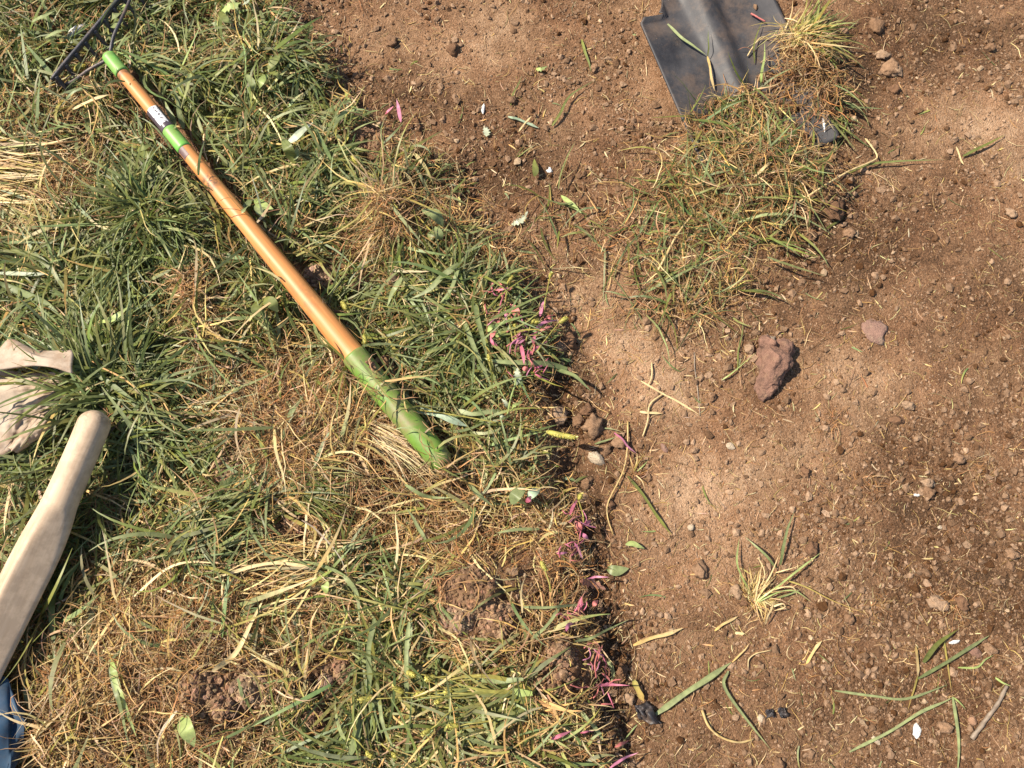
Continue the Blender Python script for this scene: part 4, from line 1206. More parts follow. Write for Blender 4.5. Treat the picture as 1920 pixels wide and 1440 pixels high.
PILE = [(1400, 200, 55, 24), (1330, 240, 45, 24), (1420, 280, 80, 40), (1370, 350, 90, 50), (1470, 330, 60, 50), (1290, 330, 60, 50), (1320, 430, 80, 40), (1450, 420, 60, 36), (1280, 520, 90, 36), (1370, 520, 50, 30), (1190, 420, 60, 60), (1240, 570, 60, 24), (1060, 400, 70, 70), (1330, 580, 50, 20)]
PW = np.array([1.0, .9, 1.8, 2.0, 1.4, 1.0, 1.2, .7, .7, .3, .4, .3, .3, .2]); PW /= PW.sum()


def pile_points(n):
    k = rng.choice(len(PILE), n, p=PW); c = np.array(PILE, float)[k]
    return c[:, 0] + rng.normal(0, 1, n) * c[:, 2] * .62, c[:, 1] + rng.normal(0, 1, n) * c[:, 3] * .62


def clear_shovel(px, py):
    return ~in_poly(px, py, SHOVEL_POLY)


for acc, n, Lr, Wr, cA, cB, kk, cu, tp in ((green, 560, (.025, .07), (.0014, .0032), GA, GB, .06, .5, 2.4), (straw, 1100, (.012, .055), (.0006, .0016), ([S_BROWN, S_GOLD, S_PALE, R_DK], [4, 3, 2, 3]), ([S_PALE, S_GOLD, S_BROWN], [2, 3, 3]), .14, .7, 3), (roots, 2600, (.010, .04), (.0004, .0010), ([R_OR, R_DK, R_TAN], [3, 4, 2]), RBc, .3, 1.5, 6)):
    px, py = pile_points(n); k = clear_shovel(px, py); px, py = px[k], py[k]; n = len(px)
    acc.add(*blades(px, py, U_(0, 6.28, n), U_(*Lr, n), U_(*Wr, n), U_(-.1, .7, n), U_(0, 1.2, n), rng.normal(0, cu, n), rng.normal(0, .6, n), pick(*cA, n), pick(*cB, n), 6, .0012, z_add=U_(0, .012, n), kink=kk, taper=tp))
# litter on the bare dirt: thin pale fibres and clipped bits
def dirt_points(n, dens):
    px = U_(520, 2150, n * 3); py = U_(-200, 1640, n * 3)
    k = (sod_dist(px, py) < 10) & clear_shovel(px, py) & (rng.random(n * 3) < dens(px, py))
    return px[k][:n], py[k][:n]


near = lambda px, py: np.clip(.34 + .6 * np.exp(-np.abs(sod_dist(px, py)) / 90) + .5 * blob(px, py, [(1330, 400, 260, 200, 1), (1150, 500, 120, 200, .4), (1750, 1120, 160, 90, .4), (1430, 1130, 90, 70, .5)]), 0, 1)
litter = Acc()
px, py = dirt_points(11500, near); n = len(px)
litter.add(*blades(px, py, U_(0, 6.28, n), .003 + .028 * rng.random(n) ** 3, U_(.00035, .0008, n), U_(-.1, .3, n), U_(0, .5, n), rng.normal(0, 1.0, n), rng.normal(0, .4, n), pick([S_PALE, S_BROWN, R_OR, R_TAN, S_GOLD, R_DK], [2, 3, 3, 3, 2, 2], n), pick([S_PALE, S_BROWN, R_TAN], [3, 2, 2], n), 5, .0008, kink=.22, taper=6))
px, py = dirt_points(1100, near); n = len(px)
litter.add(*blades(px, py, U_(0, 6.28, n), U_(.004, .014, n), U_(.0008, .0017, n), U_(0, .25, n), U_(0, .4, n), rng.normal(0, .3, n), rng.normal(0, .4, n), pick([S_PALE, S_GOLD, S_GREY, S_BROWN], [4, 2, 2, 2], n), pick([S_PALE, S_GREY], [3, 2], n), 3, .0012, taper=6))
px, py = dirt_points(130, near); n = len(px)
litter.add(*blades(px, py, U_(0, 6.28, n), U_(.010, .030, n), U_(.0010, .0022, n), U_(0, .3, n), U_(0, .5, n), rng.normal(0, .5, n), rng.normal(0, .5, n), pick(*GA, n), pick(*GB, n), 5, .0012))
# root knots on the dirt
for cx, cy, sp, nn in ((1802, 1132, 12, 90), (1664, 1136, 6, 40), (1640, 720, 1, 2), (1575, 785, 10, 36), (1640, 905, 12, 40), (1195, 880, 10, 70), (1420, 1125, 9, 80), (1860, 880, 12, 40), (1300, 250, 10, 90)):
    tuft(litter, cx, cy, nn, sp, (.010, .028), (.0004, .0009), 0, 180, .3, .3, (0, 1.0), RAc, RBc, 6, kink=.3, lift=.0008, curl=1.0, taper=6)

# ------------------------------------------------------------------ single blades, leaves and stalks one can point at
C = dict(green=(G_MID, G_BLUE), blue=(G_BLUE, G_LIGHT), light=(G_LIGHT, G_LIGHT), dark=(G_DARK, G_MID), straw=(S_PALE, S_PALE), gold=(S_GOLD, S_PALE), brown=(S_BROWN, S_GOLD), yel=(G_YEL, S_GOLD), lime=((.32, .40, .12), (.38, .44, .18)),
         pink=((.55, .13, .19), (.62, .22, .30)), mag=((.52, .16, .26), (.60, .27, .38)), coral=((.58, .17, .15), (.60, .22, .20)), pale=((.44, .48, .33), (.50, .53, .40)), pinkbr=((.40, .17, .11), (.42, .22, .16)), greyl=(lin(150, 170, 140), lin(170, 185, 160)), root=(R_OR, R_TAN), twig=((.23, .165, .115), (.34, .27, .21)))


def curve3(pts, lift, arch=0.0, n=14):
    q = spline(np.array(pts, float), n)
    ln = np.hypot(*(q[-1] - q[0])); q = q + np.stack([vnoise(np.linspace(0, 3, n), np.full(n, pts[0][0] * .37), seed=5), vnoise(np.linspace(0, 3, n), np.full(n, pts[0][1] * .37), seed=6)], -1) * min(2.2, ln * .03)
    p0 = P(q[:, 0], q[:, 1], 0.01)
    z = gsample(TOP, p0[:, 0], p0[:, 1])
    # a stiff stalk does not follow every crumb
    k = np.ones(5) / 5
    zs = np.convolve(np.pad(z, 2, mode='edge'), k, 'valid')
    tt = np.linspace(0, 1, n)
    z = np.maximum(z, zs) + np.asarray(lift) + arch * np.sin(np.pi * tt)
    return P(q[:, 0], q[:, 1], z)


def leaf_prof(m, kind):
    t = np.linspace(0, 1, m)
    if kind == "blade": return None
    if kind == "flat": return np.clip(np.minimum(np.minimum(1, .45 + t * 4), (1 - t) * 4 + .12), 0, 1) * (1 + .10 * np.sin(t * 9 + 1))
    if kind == "leaf": return np.clip(np.sin(np.pi * np.clip(t, 0, 1) ** .8) ** .8, .06, 1)
    if kind == "round": return np.clip(np.sqrt(np.clip(1 - (2 * t - 1) ** 2, 0, 1)), .08, 1)
    if kind == "lobed": return np.clip(np.sin(np.pi * t ** .8) ** .7 * (.72 + .28 * np.cos(t * 34)), .07, 1)
    if kind == "twig": return np.ones(m)


def hero(pts, wpx, col, kind="blade", lift=.003, arch=.002, name=None, label=None, cat="grass blade", group=None, acc=None, tilt=None, fold=None):
    m = 22 if kind in ("leaf", "round", "lobed") else 16
    if fold is None: fold = rng.uniform(.05, .22)
    if len(pts) == 2: pts = [pts[0], ((pts[0][0] + pts[1][0]) / 2, (pts[0][1] + pts[1][1]) / 2), pts[1]]
    path = curve3(pts, lift, arch, m)
    if name in ("grass_clipping", "straw_stalk", "straw_strip", "blade", "pink_clipping") and kind != "twig": wpx = wpx * .78
    k = float(mpp(pts[0][0], pts[0][1], .02))
    cA, cB = C[col]
    if kind == "twig":
        V, Q, T = tube(path, wpx * k / 2 * np.linspace(1, .75, m) * (1 + .12 * np.sin(np.arange(m) * 2.1)), 8)
        cc = np.asarray(cA)[None] + (np.asarray(cB) - np.asarray(cA))[None] * rng.random((len(V), 1))
        F = [Q, T]
    else:
        V, Q, cc = strip(path, wpx * k, cA, cB, fold, leaf_prof(m, kind), rng.normal(0, .2) if tilt is None else tilt)
        F = [Q]
        cc = cc * (1 + .08 * rng.normal())
    if name is None:
        (acc or green).add(V, F[0], F[1] if len(F) > 1 else None, cc); return None
    o = build(name, V, F, STRAW if col in ("straw", "gold", "brown", "twig") else (LEAF if kind in ("leaf", "round", "lobed") else GREEN), col=np.clip(cc, 0, .9))
    return tag(o, label, cat, group)


# loose on the bare dirt
hero([(1230, 1340), (1300, 1289), (1372, 1242)], 13, "light", "flat", .004, .004, "grass_clipping", "wide pale green blade pointing up from the black plastic scrap")
hero([(1372, 1242), (1392, 1222), (1405, 1207)], 4, "gold", name="straw_stalk", label="short tan stalk end above the wide pale green blade", cat="straw")
hero([(1366, 1256), (1357, 1289), (1400, 1348), (1447, 1408)], 8, "light", "blade", .003, .003, "grass_clipping", "bent light green blade pointing down, right of the wide pale blade")
hero([(1722, 1271), (1787, 1234), (1856, 1190)], 8, "blue", "flat", .006, .004, "grass_clipping", "long straight green blade rising right from the yellow stalk")
hero([(1730, 1243), (1757, 1207), (1797, 1181)], 12, "dark", "blade", .006, .006, "grass_clipping", "short broad dark green blade behind the yellow stalk")
hero([(1716, 1210), (1719, 1240), (1721, 1268)], 9, "gold", "flat", .005, .002, "straw_stalk", "yellow sheath standing where the green blades meet", "straw")
hero([(1721, 1268), (1712, 1300), (1703, 1333)], 4, "yel", name="grass_stalk", label="thin yellow green stalk below the yellow sheath", cat="stalk")
hero([(1564, 1294), (1640, 1305), (1701, 1309), (1776, 1283)], 6, "light", "flat", .004, .004, "grass_clipping", "long horizontal pale green blade under the yellow sheath")
hero([(1592, 1411), (1697, 1354), (1786, 1306)], 7, "light", "flat", .005, .003, "grass_clipping", "long green blade slanting up from a cream scrap")
hero([(1786, 1306), (1797, 1380), (1797, 1460)], 8, "light", "blade", .005, .002, "grass_clipping", "green blade running straight down to the bottom edge")
hero([(1770, 1203), (1778, 1250), (1784, 1297)], 4, "yel", name="grass_stalk", label="thin green stalk crossing the long straight blade", cat="stalk")
hero([(1786, 1306), (1800, 1318), (1812, 1330)], 4, "lime", name="grass_clipping", label="tiny green blade tip at the corner of two long blades")
hero([(1797, 1252), (1830, 1252), (1846, 1238), (1864, 1228)], 5, "lime", name="grass_clipping", label="short yellow green bent blade right of the long straight blade")
hero([(1866, 1270), (1880, 1280), (1896, 1286)], 5, "lime", name="grass_clipping", label="short green blade above the grey twig")
hero([(1317, 1331), (1330, 1362), (1352, 1382), (1385, 1392), (1411, 1386)], 5, "gold", "twig", .003, .001, "straw_stalk", "hooked golden stalk at the bottom of the dirt", "straw")
hero([(1402, 1252), (1404, 1236), (1420, 1226), (1446, 1219)], 2.4, "straw", "twig", .003, .001, "straw_stalk", "thin curled pale fibre above the golden hooked stalk", "straw")
hero([(1512, 1246), (1526, 1222), (1541, 1201)], 7, "gold", "flat", .003, .001, "straw_stalk", "short tan straw piece pointing up right", "straw")
hero([(1340, 1183), (1362, 1168), (1382, 1156)], 6, "gold", "flat", .003, .001, "straw_stalk", "short flat straw piece left of the uprooted clump", "straw")
hero([(1378, 1187), (1396, 1188)], 7, "straw", "flat", .003, .001, "straw_stalk", "stubby pale straw chip below the uprooted clump", "straw")
hero([(1824, 1386), (1858, 1336), (1890, 1288)], 9, "twig", "twig", .005, .000, "twig", "grey brown twig leaning at the right edge of the dirt", "twig")
hero([(1188, 1208), (1235, 1192), (1281, 1178)], 9, "gold", "flat", .004, .002, "straw_strip", "golden dry blade strip lying across the dirt's left side", "straw")
hero([(1200, 714), (1255, 746), (1310, 778)], 4.5, "straw", "flat", .003, .002, "straw_stalk", "long straight pale straw slanting down right in the middle dirt", "straw")
hero([(1222, 680), (1221, 705), (1215, 722)], 3.5, "straw", "twig", .003, .001, "straw_stalk", "short upright straw meeting the long straight straw", "straw")
hero([(1244, 736), (1218, 757), (1214, 790), (1203, 818)], 3.5, "straw", "twig", .003, .001, "straw_stalk", "bent straw stalk hanging below the long straight straw", "straw")
hero([(1199, 773), (1220, 774), (1240, 776)], 6, "straw", "flat", .003, .001, "straw_stalk", "short flat pale straw lying level across a bent stalk", "straw")
hero([(1178, 790), (1177, 840), (1168, 888), (1142, 940), (1140, 970), (1150, 1002)], 3.2, "gold", "twig", .003, .003, "straw_stalk", "long curving tan stalk along the dug edge", "straw")
hero([(1175, 892), (1204, 929), (1232, 968), (1258, 1000)], 7, "dark", "flat", .004, .003, "grass_clipping", "dark green blade slanting down right from the small brown tuft")
hero([(1152, 810), (1172, 830), (1192, 850)], 5, "mag", "flat", .006, .004, "pink_clipping", "pink painted blade tip over the small brown tuft")
hero([(1115, 832), (1136, 826), (1157, 818)], 5, "blue", "blade", .003, .002, "grass_clipping", "short green blade left of the pink blade tip")
hero([(1300, 660), (1306, 710), (1312, 782)], 2.6, "twig", "twig", .001, .000, "dark_twig", "thin dark twig lying straight up and down left of the red rock", "twig")
hero([(1353, 712), (1372, 700), (1418, 662)], 3.4, "lime", "blade", .003, .002, "grass_clipping", "thin yellow green blade pointing at the red rock")
hero([(1381, 690), (1388, 640), (1394, 596)], 3.4, "green", "blade", .003, .002, "grass_clipping", "thin upright green blade left of the red rock")
hero([(1092, 74), (1100, 105), (1110, 134)], 7, "green", "blade", .003, .002, "grass_clipping", "short green blade on the dirt left of the shovel")
hero([(1035, 236), (1050, 212), (1068, 181), (1114, 151)], 6.5, "green", "blade", .004, .003, "grass_clipping", "bent green blade in the middle of the upper dirt")
hero([(956, 198), (966, 168), (979, 142)], 4.5, "green", "blade", .003, .002, "grass_clipping", "small green blade above the pale stem on the upper dirt")
hero([(954, 218), (982, 228), (1011, 239)], 4.5, "greyl", "flat", .003, .002, "grass_stalk", "pale grey green stem lying on the upper dirt", "stalk")
hero([(972, 246), (985, 230), (997, 218)], 3.5, "straw", "flat", .004, .002, "straw_stalk", "short straw crossing the pale stem", "straw")
hero([(1807, 291), (1845, 272), (1884, 252)], 7, "dark", "blade", .004, .003, "grass_clipping", "dark green blade alone on the dirt at the upper right")
hero([(1793, 275), (1800, 294), (1806, 310)], 4.5, "straw", "flat", .003, .001, "straw_stalk", "short pale straw beside the lone dark green blade", "straw")
hero([(1470, 396), (1530, 358), (1590, 322), (1634, 302), (1644, 290), (1622, 260)], 4, "straw", "twig", .008, .003, "straw_stalk", "long pale jointed stalk sticking out right of the torn sod", "straw")
hero([(1586, 325), (1630, 308), (1690, 302), (1768, 299)], 6, "green", "blade", .006, .002, "grass_clipping", "long thin green blade lying right of the torn sod")
hero([(1382, 418), (1440, 402), (1500, 406), (1564, 442)], 8, "light", "blade", .010, .006, "grass_clipping", "arching pale green blade over the torn sod")
hero([(1211, 550), (1296, 503), (1376, 476)], 6.5, "blue", "blade", .008, .004, "grass_clipping", "long green blade slanting through the lower torn sod")
hero([(1218, 543), (1290, 498), (1362, 472)], 4, "green", "blade", .007, .004)
hero([(1232, 510), (1269, 440), (1299, 402)], 5, "gold", "twig", .010, .002, "straw_stalk", "stiff tan stalk slanting up through the torn sod", "straw")
hero([(1346, 365), (1330, 332), (1312, 300)], 7, "blue", "blade", .010, .006, "grass_clipping", "broad green blade standing out of the torn sod")
hero([(1413, 330), (1452, 300), (1470, 285)], 5, "straw", "flat", .008, .003, acc=straw)
hero([(1052, 366), (1070, 382), (1089, 400)], 10, "lime", "leaf", .004, .002, "small_leaf", "narrow light green leaf on the dirt near the grass edge", "leaf")
hero([(958, 421), (975, 415), (990, 397)], 15, "pale", "lobed", .004, .003, "torn_leaf", "torn pale leaf on the dirt at the grass edge", "leaf")
hero([(1003, 332), (1004, 315), (1001, 298)], 12, "dark", "leaf", .006, .004, "small_leaf", "dark green leaf standing beside a white petal", "leaf")
hero([(958, 470), (980, 472), (1004, 475)], 5.5, "blue", "flat", .004, .002, "grass_clipping", "short level green blade at the grass edge")
hero([(1138, 1066), (1156, 1070), (1178, 1066)], 20, "blue", "leaf", .004, .002, "oval_leaf", "oval grey green leaf lying by the cut edge", "leaf")
hero([(1172, 1021), (1190, 1020), (1208, 1028)], 10, "lime", "leaf", .006, .003, "small_leaf", "bright green curled leaf above the oval leaf", "leaf")
hero([(1086, 1090), (1108, 1093), (1136, 1105)], 22, "pinkbr", "lobed", .014, .003, "lobed_leaf", "pinkish brown lobed leaf hanging over the cut edge", "leaf")
hero([(1188, 1276), (1198, 1296), (1207, 1316)], 13, "yel", "flat", .006, .002, "grass_clipping", "striped yellow green blade stub behind the black plastic scrap")
hero([(912, 256), (912, 246), (908, 236)], 16, "pale", "lobed", .003, .001, "torn_leaf", "small pale torn leaf below the white petal", "leaf")
hero([(1005, 128), (1013, 130), (1026, 124)], 10, "lime", "lobed", .004, .003, "weed_sprig", "tiny green weed sprig in the upper dirt", "weed")
hero([(1187, 64), (1193, 66)], 9, "light", "leaf", .004, .001, "small_leaf", "tiny green leaf at the shovel's left corner", "leaf")
# on the shovel
hero([(1252, 46), (1290, 78), (1325, 105)], 6.5, "light", "blade", .004, .006, "grass_clipping", "straight green blade lying across the shovel's left half")
hero([(1325, 104), (1332, 135), (1340, 170)], 6, "gold", "flat", .006, .004, "straw_stalk", "tan stalk below the green blade on the shovel", "straw")
hero([(1328, 104), (1328, 80), (1328, 55)], 3.4, "green", "blade", .004, .003, "grass_clipping", "short upright thin blade on the shovel's ridge")
hero([(1413, 118), (1416, 78), (1428, 38)], 4, "dark", "blade", .004, .004, "grass_clipping", "thin dark green blade on the shovel's right half")
hero([(1427, 160), (1430, 125), (1436, 78)], 6.5, "lime", "blade", .008, .008, "grass_clipping", "bright green blade standing on the shovel's right half")
hero([(1408, 25), (1420, 32), (1435, 40)], 3.5, "coral", "twig", .004, .001, "red_stalk", "small reddish stalk on the shovel's right half", "stalk")
hero([(1401, 104), (1410, 90), (1427, 70), (1440, 71)], 2.4, "straw", "twig", .004, .003, "straw_stalk", "thin bent straw on the shovel's right half", "straw")
# in the sod, part of the grass mass
for pts, wpx, col, kind in (
        ([(862, 495), (835, 515), (802, 545), (770, 560)], 11, "light", "blade"), ([(862, 497), (848, 540), (820, 575)], 8, "blue", "blade"), ([(752, 520), (738, 545), (727, 575)], 10, "light", "blade"),
        ([(1065, 690), (1020, 680), (940, 678), (900, 672)], 10, "blue", "blade"), ([(1040, 690), (1080, 705), (1110, 735)], 8, "blue", "blade"), ([(872, 600), (885, 640), (905, 690), (930, 740)], 9, "light", "blade"), ([(888, 560), (902, 620), (915, 680)], 9, "blue", "blade"),
        ([(775, 765), (830, 780), (875, 797)], 11, "greyl", "flat"), ([(855, 770), (900, 775), (945, 768)], 8, "light", "flat"), ([(700, 1160), (690, 1230), (695, 1290)], 9, "light", "flat"), ([(765, 1165), (762, 1240), (761, 1320)], 8, "light", "flat"),
        ([(710, 1300), (715, 1350), (745, 1420)], 7, "light", "blade"), ([(680, 1330), (665, 1390), (640, 1440)], 15, "blue", "blade"), ([(990, 1340), (945, 1360), (908, 1394)], 12, "light", "flat"), ([(1000, 1300), (930, 1296), (860, 1300)], 14, "lime", "blade"), ([(980, 1275), (910, 1275), (850, 1268)], 9, "blue", "blade"),
        ([(645, 1080), (668, 1110), (676, 1170)], 10, "light", "blade"), ([(400, 1260), (450, 1215), (500, 1105)], 10, "straw", "blade"), ([(580, 1062), (500, 1058), (400, 1085)], 6, "straw", "flat"), ([(250, 1120), (330, 1060), (420, 1055)], 5, "straw", "blade"),
        ([(210, 1240), (225, 1300), (258, 1385)], 12, "lime", "blade"), ([(205, 1250), (220, 1310), (240, 1400)], 9, "blue", "blade"), ([(100, 1100), (97, 1160), (104, 1250)], 12, "green", "blade"), ([(345, 1340), (350, 1370), (364, 1400)], 26, "lime", "leaf"),
        ([(250, 750), (180, 700), (100, 655), (10, 610)], 9, "blue", "blade"), ([(190, 800), (100, 790), (0, 805)], 10, "green", "blade"), ([(150, 810), (70, 760), (0, 720)], 7, "dark", "blade"), ([(140, 760), (80, 700), (10, 640)], 9, "greyl", "blade"), ([(270, 860), (240, 790), (180, 715)], 8, "light", "blade"), ([(150, 640), (130, 560), (95, 500)], 8, "dark", "blade"),
        ([(20, 470), (80, 490), (130, 560)], 11, "green", "blade"), ([(0, 510), (60, 515), (95, 513)], 8, "pale", "blade"), ([(0, 530), (70, 560), (125, 600)], 12, "blue", "blade"), ([(135, 205), (170, 190), (205, 178)], 6, "straw", "flat"), ([(195, 240), (245, 600), (240, 640)], 1, "straw", "flat"),
        ([(330, 240), (320, 215), (310, 190)], 11, "blue", "blade"), ([(345, 240), (335, 200), (322, 160)], 9, "light", "blade"), ([(380, 250), (368, 220), (350, 190)], 7, "green", "blade"), ([(60, 40), (85, 30), (110, 15)], 8, "light", "blade"), ([(85, 70), (110, 60), (130, 55)], 8, "light", "blade"),
        ([(540, 790), (552, 765), (568, 742)], 9, "light", "blade"), ([(800, 1010), (780, 985), (760, 950)], 7, "light", "blade"), ([(760, 910), (800, 930), (850, 935)], 7, "blue", "blade"), ([(880, 910), (900, 930), (925, 950)], 9, "light", "blade"), ([(1010, 990), (960, 995), (930, 1000)], 6, "light", "blade"),
        ([(1040, 1170), (1070, 1150), (1176, 1163)], 1, "light", "flat"), ([(1078, 1205), (1120, 1190), (1178, 1163)], 5, "light", "blade"), ([(995, 1200), (1030, 1165), (1057, 1120)], 6, "light", "flat"), ([(1090, 1335), (1110, 1360), (1133, 1390)], 7, "light", "flat"), ([(980, 1140), (1040, 1138), (1100, 1132)], 5, "light", "flat")):
    if wpx < 2: continue
    hero(pts, wpx, col, kind, .022, .006, acc=straw if col in ("straw", "gold", "brown") else green)

# ------------------------------------------------------------------ broad-leaved weeds in the grass
def weed(name, label, leaves, cat="weed", group=None, lift=.027):
    p0 = surf(*leaves[0][0][0])
    root = empty(name, tuple(p0), label, cat, group)
    for pts, wpx, col, kind in leaves:
        o = hero(pts, wpx, col, kind, lift + rng.uniform(-.003, .004), .007, "leaf", None, None)
        for k in ("label", "category"):
            if k in o: del o[k]
        child(o, root)
    return root


weed("broadleaf_weed", "two rounded blue green leaves beside an orange root tangle", [([(832, 422), (812, 400), (788, 394)], 24, "blue", "leaf"), ([(826, 450), (822, 436), (815, 424)], 15, "blue", "leaf"), ([(800, 452), (808, 440), (812, 428)], 14, "green", "leaf")])
weed("broadleaf_weed", "green weed with one long whitish leaf at the upper grass edge", [([(539, 270), (560, 252), (586, 230)], 13, "pale", "leaf"), ([(552, 308), (540, 280), (526, 256)], 20, "green", "leaf"), ([(545, 300), (555, 290), (558, 276)], 12, "blue", "leaf")])
weed("broadleaf_weed", "leafy green weed touching the upper right of the wooden handle", [([(478, 372), (492, 384), (512, 392)], 18, "lime", "leaf"), ([(478, 385), (490, 400), (486, 412)], 16, "light", "leaf"), ([(470, 372), (460, 388), (452, 400)], 12, "blue", "leaf")])
weed("broadleaf_weed", "green rosette left of the handle's middle", [([(492, 560), (510, 568), (520, 585)], 22, "green", "leaf"), ([(488, 562), (480, 580), (488, 596)], 18, "green", "leaf"), ([(486, 556), (472, 548), (462, 540)], 16, "dark", "leaf")])
weed("broadleaf_weed", "leafy weed near the top edge beside the rake head", [([(415, 20), (432, 12), (452, 4)], 20, "lime", "lobed"), ([(412, 22), (420, 34), (436, 42)], 15, "green", "leaf"), ([(455, 8), (462, 4), (468, -2)], 12, "pale", "leaf")])
weed("broadleaf_weed", "green leaves over the rake's iron head", [([(205, 40), (214, 30), (226, 22)], 15, "light", "leaf"), ([(200, 44), (196, 34), (200, 22)], 14, "light", "leaf"), ([(206, 48), (220, 46), (232, 38)], 14, "blue", "leaf"), ([(215, 14), (230, 11), (242, 10)], 8, "lime", "leaf")], lift=.034)
weed("broadleaf_weed", "green jagged leaf cluster in the upper middle grass", [([(502, 130), (516, 112), (526, 100)], 16, "green", "leaf"), ([(505, 135), (520, 140), (532, 150)], 15, "green", "lobed"), ([(500, 140), (490, 152), (486, 166)], 14, "lime", "leaf"), ([(480, 170), (470, 150), (462, 140)], 12, "blue", "leaf")])
weed("broadleaf_weed", "small oval bright leaf among the lower dry roots", [([(610, 1112), (610, 1100), (613, 1090)], 15, "lime", "leaf")])
weed("broadleaf_weed", "green leaf pair below the rake's printed label", [([(258, 280), (270, 275), (284, 270)], 15, "green", "leaf"), ([(262, 286), (276, 290), (288, 284)], 14, "dark", "leaf")])
weed("broadleaf_weed", "grey green leaves with a pink fleck near the cut edge", [([(958, 945), (970, 925), (986, 914)], 22, "blue", "leaf"), ([(990, 934), (1000, 924), (1012, 916)], 17, "greyl", "leaf"), ([(986, 942), (992, 936), (996, 930)], 9, "pink", "leaf")])
weed("broadleaf_weed", "pale lobed leaf lying in the grass at the left of the dark tuft", [([(190, 602), (215, 596), (243, 574)], 12, "lime", "leaf"), ([(232, 640), (236, 615), (240, 596)], 12, "lime", "leaf")])
sp = empty("serrated_weed", tuple(surf(951, 783)), "pale green upright weed with toothed leaves below the pink plants", "weed")
for pts, wpx, kind, nm, col in (([(951, 784), (958, 750), (964, 720), (969, 705)], 4, "twig", "stem", "lime"), ([(968, 722), (970, 706), (970, 690)], 17, "lobed", "leaf", "pale"), ([(974, 728), (976, 715), (974, 704)], 12, "lobed", "leaf", "lime"), ([(955, 765), (948, 756), (941, 747)], 10, "lobed", "leaf", "pale"), ([(957, 765), (968, 758), (980, 752)], 11, "lobed", "leaf", "lime"), ([(948, 785), (940, 780), (932, 772)], 9, "lobed", "leaf", "pale")):
    o = hero(pts, wpx, col, kind, .024, .006, nm, None, None); child(o, sp)

# uprooted clump on the dirt
cl = empty("uprooted_grass_clump", tuple(surf(1416, 1122)), "uprooted straw-coloured grass clump lying alone on the lower dirt", "grass clump")
for pts, wpx, col, kind in (([(1461, 1060), (1472, 1010), (1487, 958)], 8, "blue", "blade"), ([(1456, 1064), (1428, 1034), (1397, 1007)], 6, "blue", "blade"), ([(1416, 1126), (1471, 1089), (1537, 1038)], 4.5, "lime", "flat"), ([(1408, 1117), (1392, 1080), (1381, 1052), (1386, 1008)], 4.5, "lime", "flat"),
                            ([(1418, 1122), (1440, 1085), (1462, 1036)], 4, "straw", "blade"), ([(1414, 1124), (1424, 1090), (1428, 1050)], 4, "straw", "blade"), ([(1418, 1126), (1450, 1105), (1484, 1101), (1496, 1122)], 3.5, "straw", "flat"), ([(1420, 1128), (1460, 1110), (1490, 1108), (1520, 1130)], 3.2, "lime", "flat"),
                            ([(1436, 1170), (1442, 1150), (1452, 1128)], 4.5, "straw", "flat"), ([(1444, 1140), (1466, 1132), (1470, 1139), (1448, 1146)], 3.5, "straw", "flat"), ([(1469, 1087), (1510, 1100), (1562, 1125), (1628, 1152)], 3.6, "yel", "blade"), ([(1412, 1120), (1404, 1104), (1400, 1090)], 3.5, "gold", "blade"), ([(1420, 1120), (1438, 1098), (1455, 1080)], 4, "gold", "blade"), ([(1416, 1120), (1432, 1080), (1424, 1050), (1416, 1046)], 3, "straw", "blade"), ([(1432, 1166), (1436, 1140), (1426, 1126)], 3, "gold", "blade"), ([(1455, 1075), (1475, 1068), (1505, 1058)], 3, "straw", "blade")):
    o = hero(pts, wpx, col, kind, .005, .007, "blade", None, None); child(o, cl)
tf = Acc(); tuft(tf, 1418, 1120, 110, 5, (.015, .04), (.0005, .0012), 30, 110, .4, .3, (.1, 1.0), SA, SB, 6, kink=.2)
o = tf.build("crown_fibres", ROOT); o["kind"] = "stuff"; child(o, cl)
bt = empty("small_brown_tuft", tuple(surf(1192, 880)), "small brown grass tuft sprouting on the dirt near the cut edge", "grass clump")
for pts, wpx, col in (([(1190, 884), (1196, 868), (1210, 848)], 3.5, "yel"), ([(1188, 882), (1184, 866), (1180, 852)], 3.5, "brown"), ([(1190, 880), (1194, 866), (1195, 850)], 4, "gold"), ([(1194, 884), (1206, 872), (1216, 862)], 3, "lime"), ([(1192, 890), (1204, 902), (1210, 920)], 3, "straw")):
    o = hero(pts, wpx, col, "blade", .005, .005, "blade", None, None); child(o, bt)

# ------------------------------------------------------------------ weeds stained pink, foxtail seed heads
PINKW = blade_material("pink_stained_leaf", 0.25, 0.5, 0.35)


def pink_plant(label, items, lift=.027, strands=(), seed=1):
    p0 = surf(*items[0][0][0])
    root = empty("pink_stained_weed", tuple(p0), label, "weed", "weeds stained pink along the cut edge")
    for it in items:
        pts, wpx, col, nm = it
        kind = "twig" if nm == "stem" else "leaf"
        o = hero(pts, wpx, col, kind, lift + rng.uniform(-.004, .006), .004, nm, None, None)
        o.data.materials[0] = PINKW
        child(o, root)
    r = np.random.default_rng(seed)
    for cx, cy, sp_, nn in strands:
        for k in range(nn):
            x0, y0 = cx + r.normal(0, sp_ * .5), cy + r.normal(0, sp_ * .5); a = r.uniform(0, 6.28); ln = r.uniform(.5, 1.3) * sp_
            x1, y1 = x0 + math.cos(a) * ln, y0 + math.sin(a) * ln; b_ = r.normal(0, .15) * ln
            o = hero([(x0, y0), ((x0 + x1) / 2 - math.sin(a) * b_, (y0 + y1) / 2 + math.cos(a) * b_), (x1, y1)], r.uniform(1.8, 3.0), ('pink', 'coral', 'mag', 'pinkbr')[int(r.integers(0, 4))], 'twig', lift + r.uniform(-.008, .006), .003, 'stem', None, None)
            o.data.materials[0] = PINKW
            child(o, root)


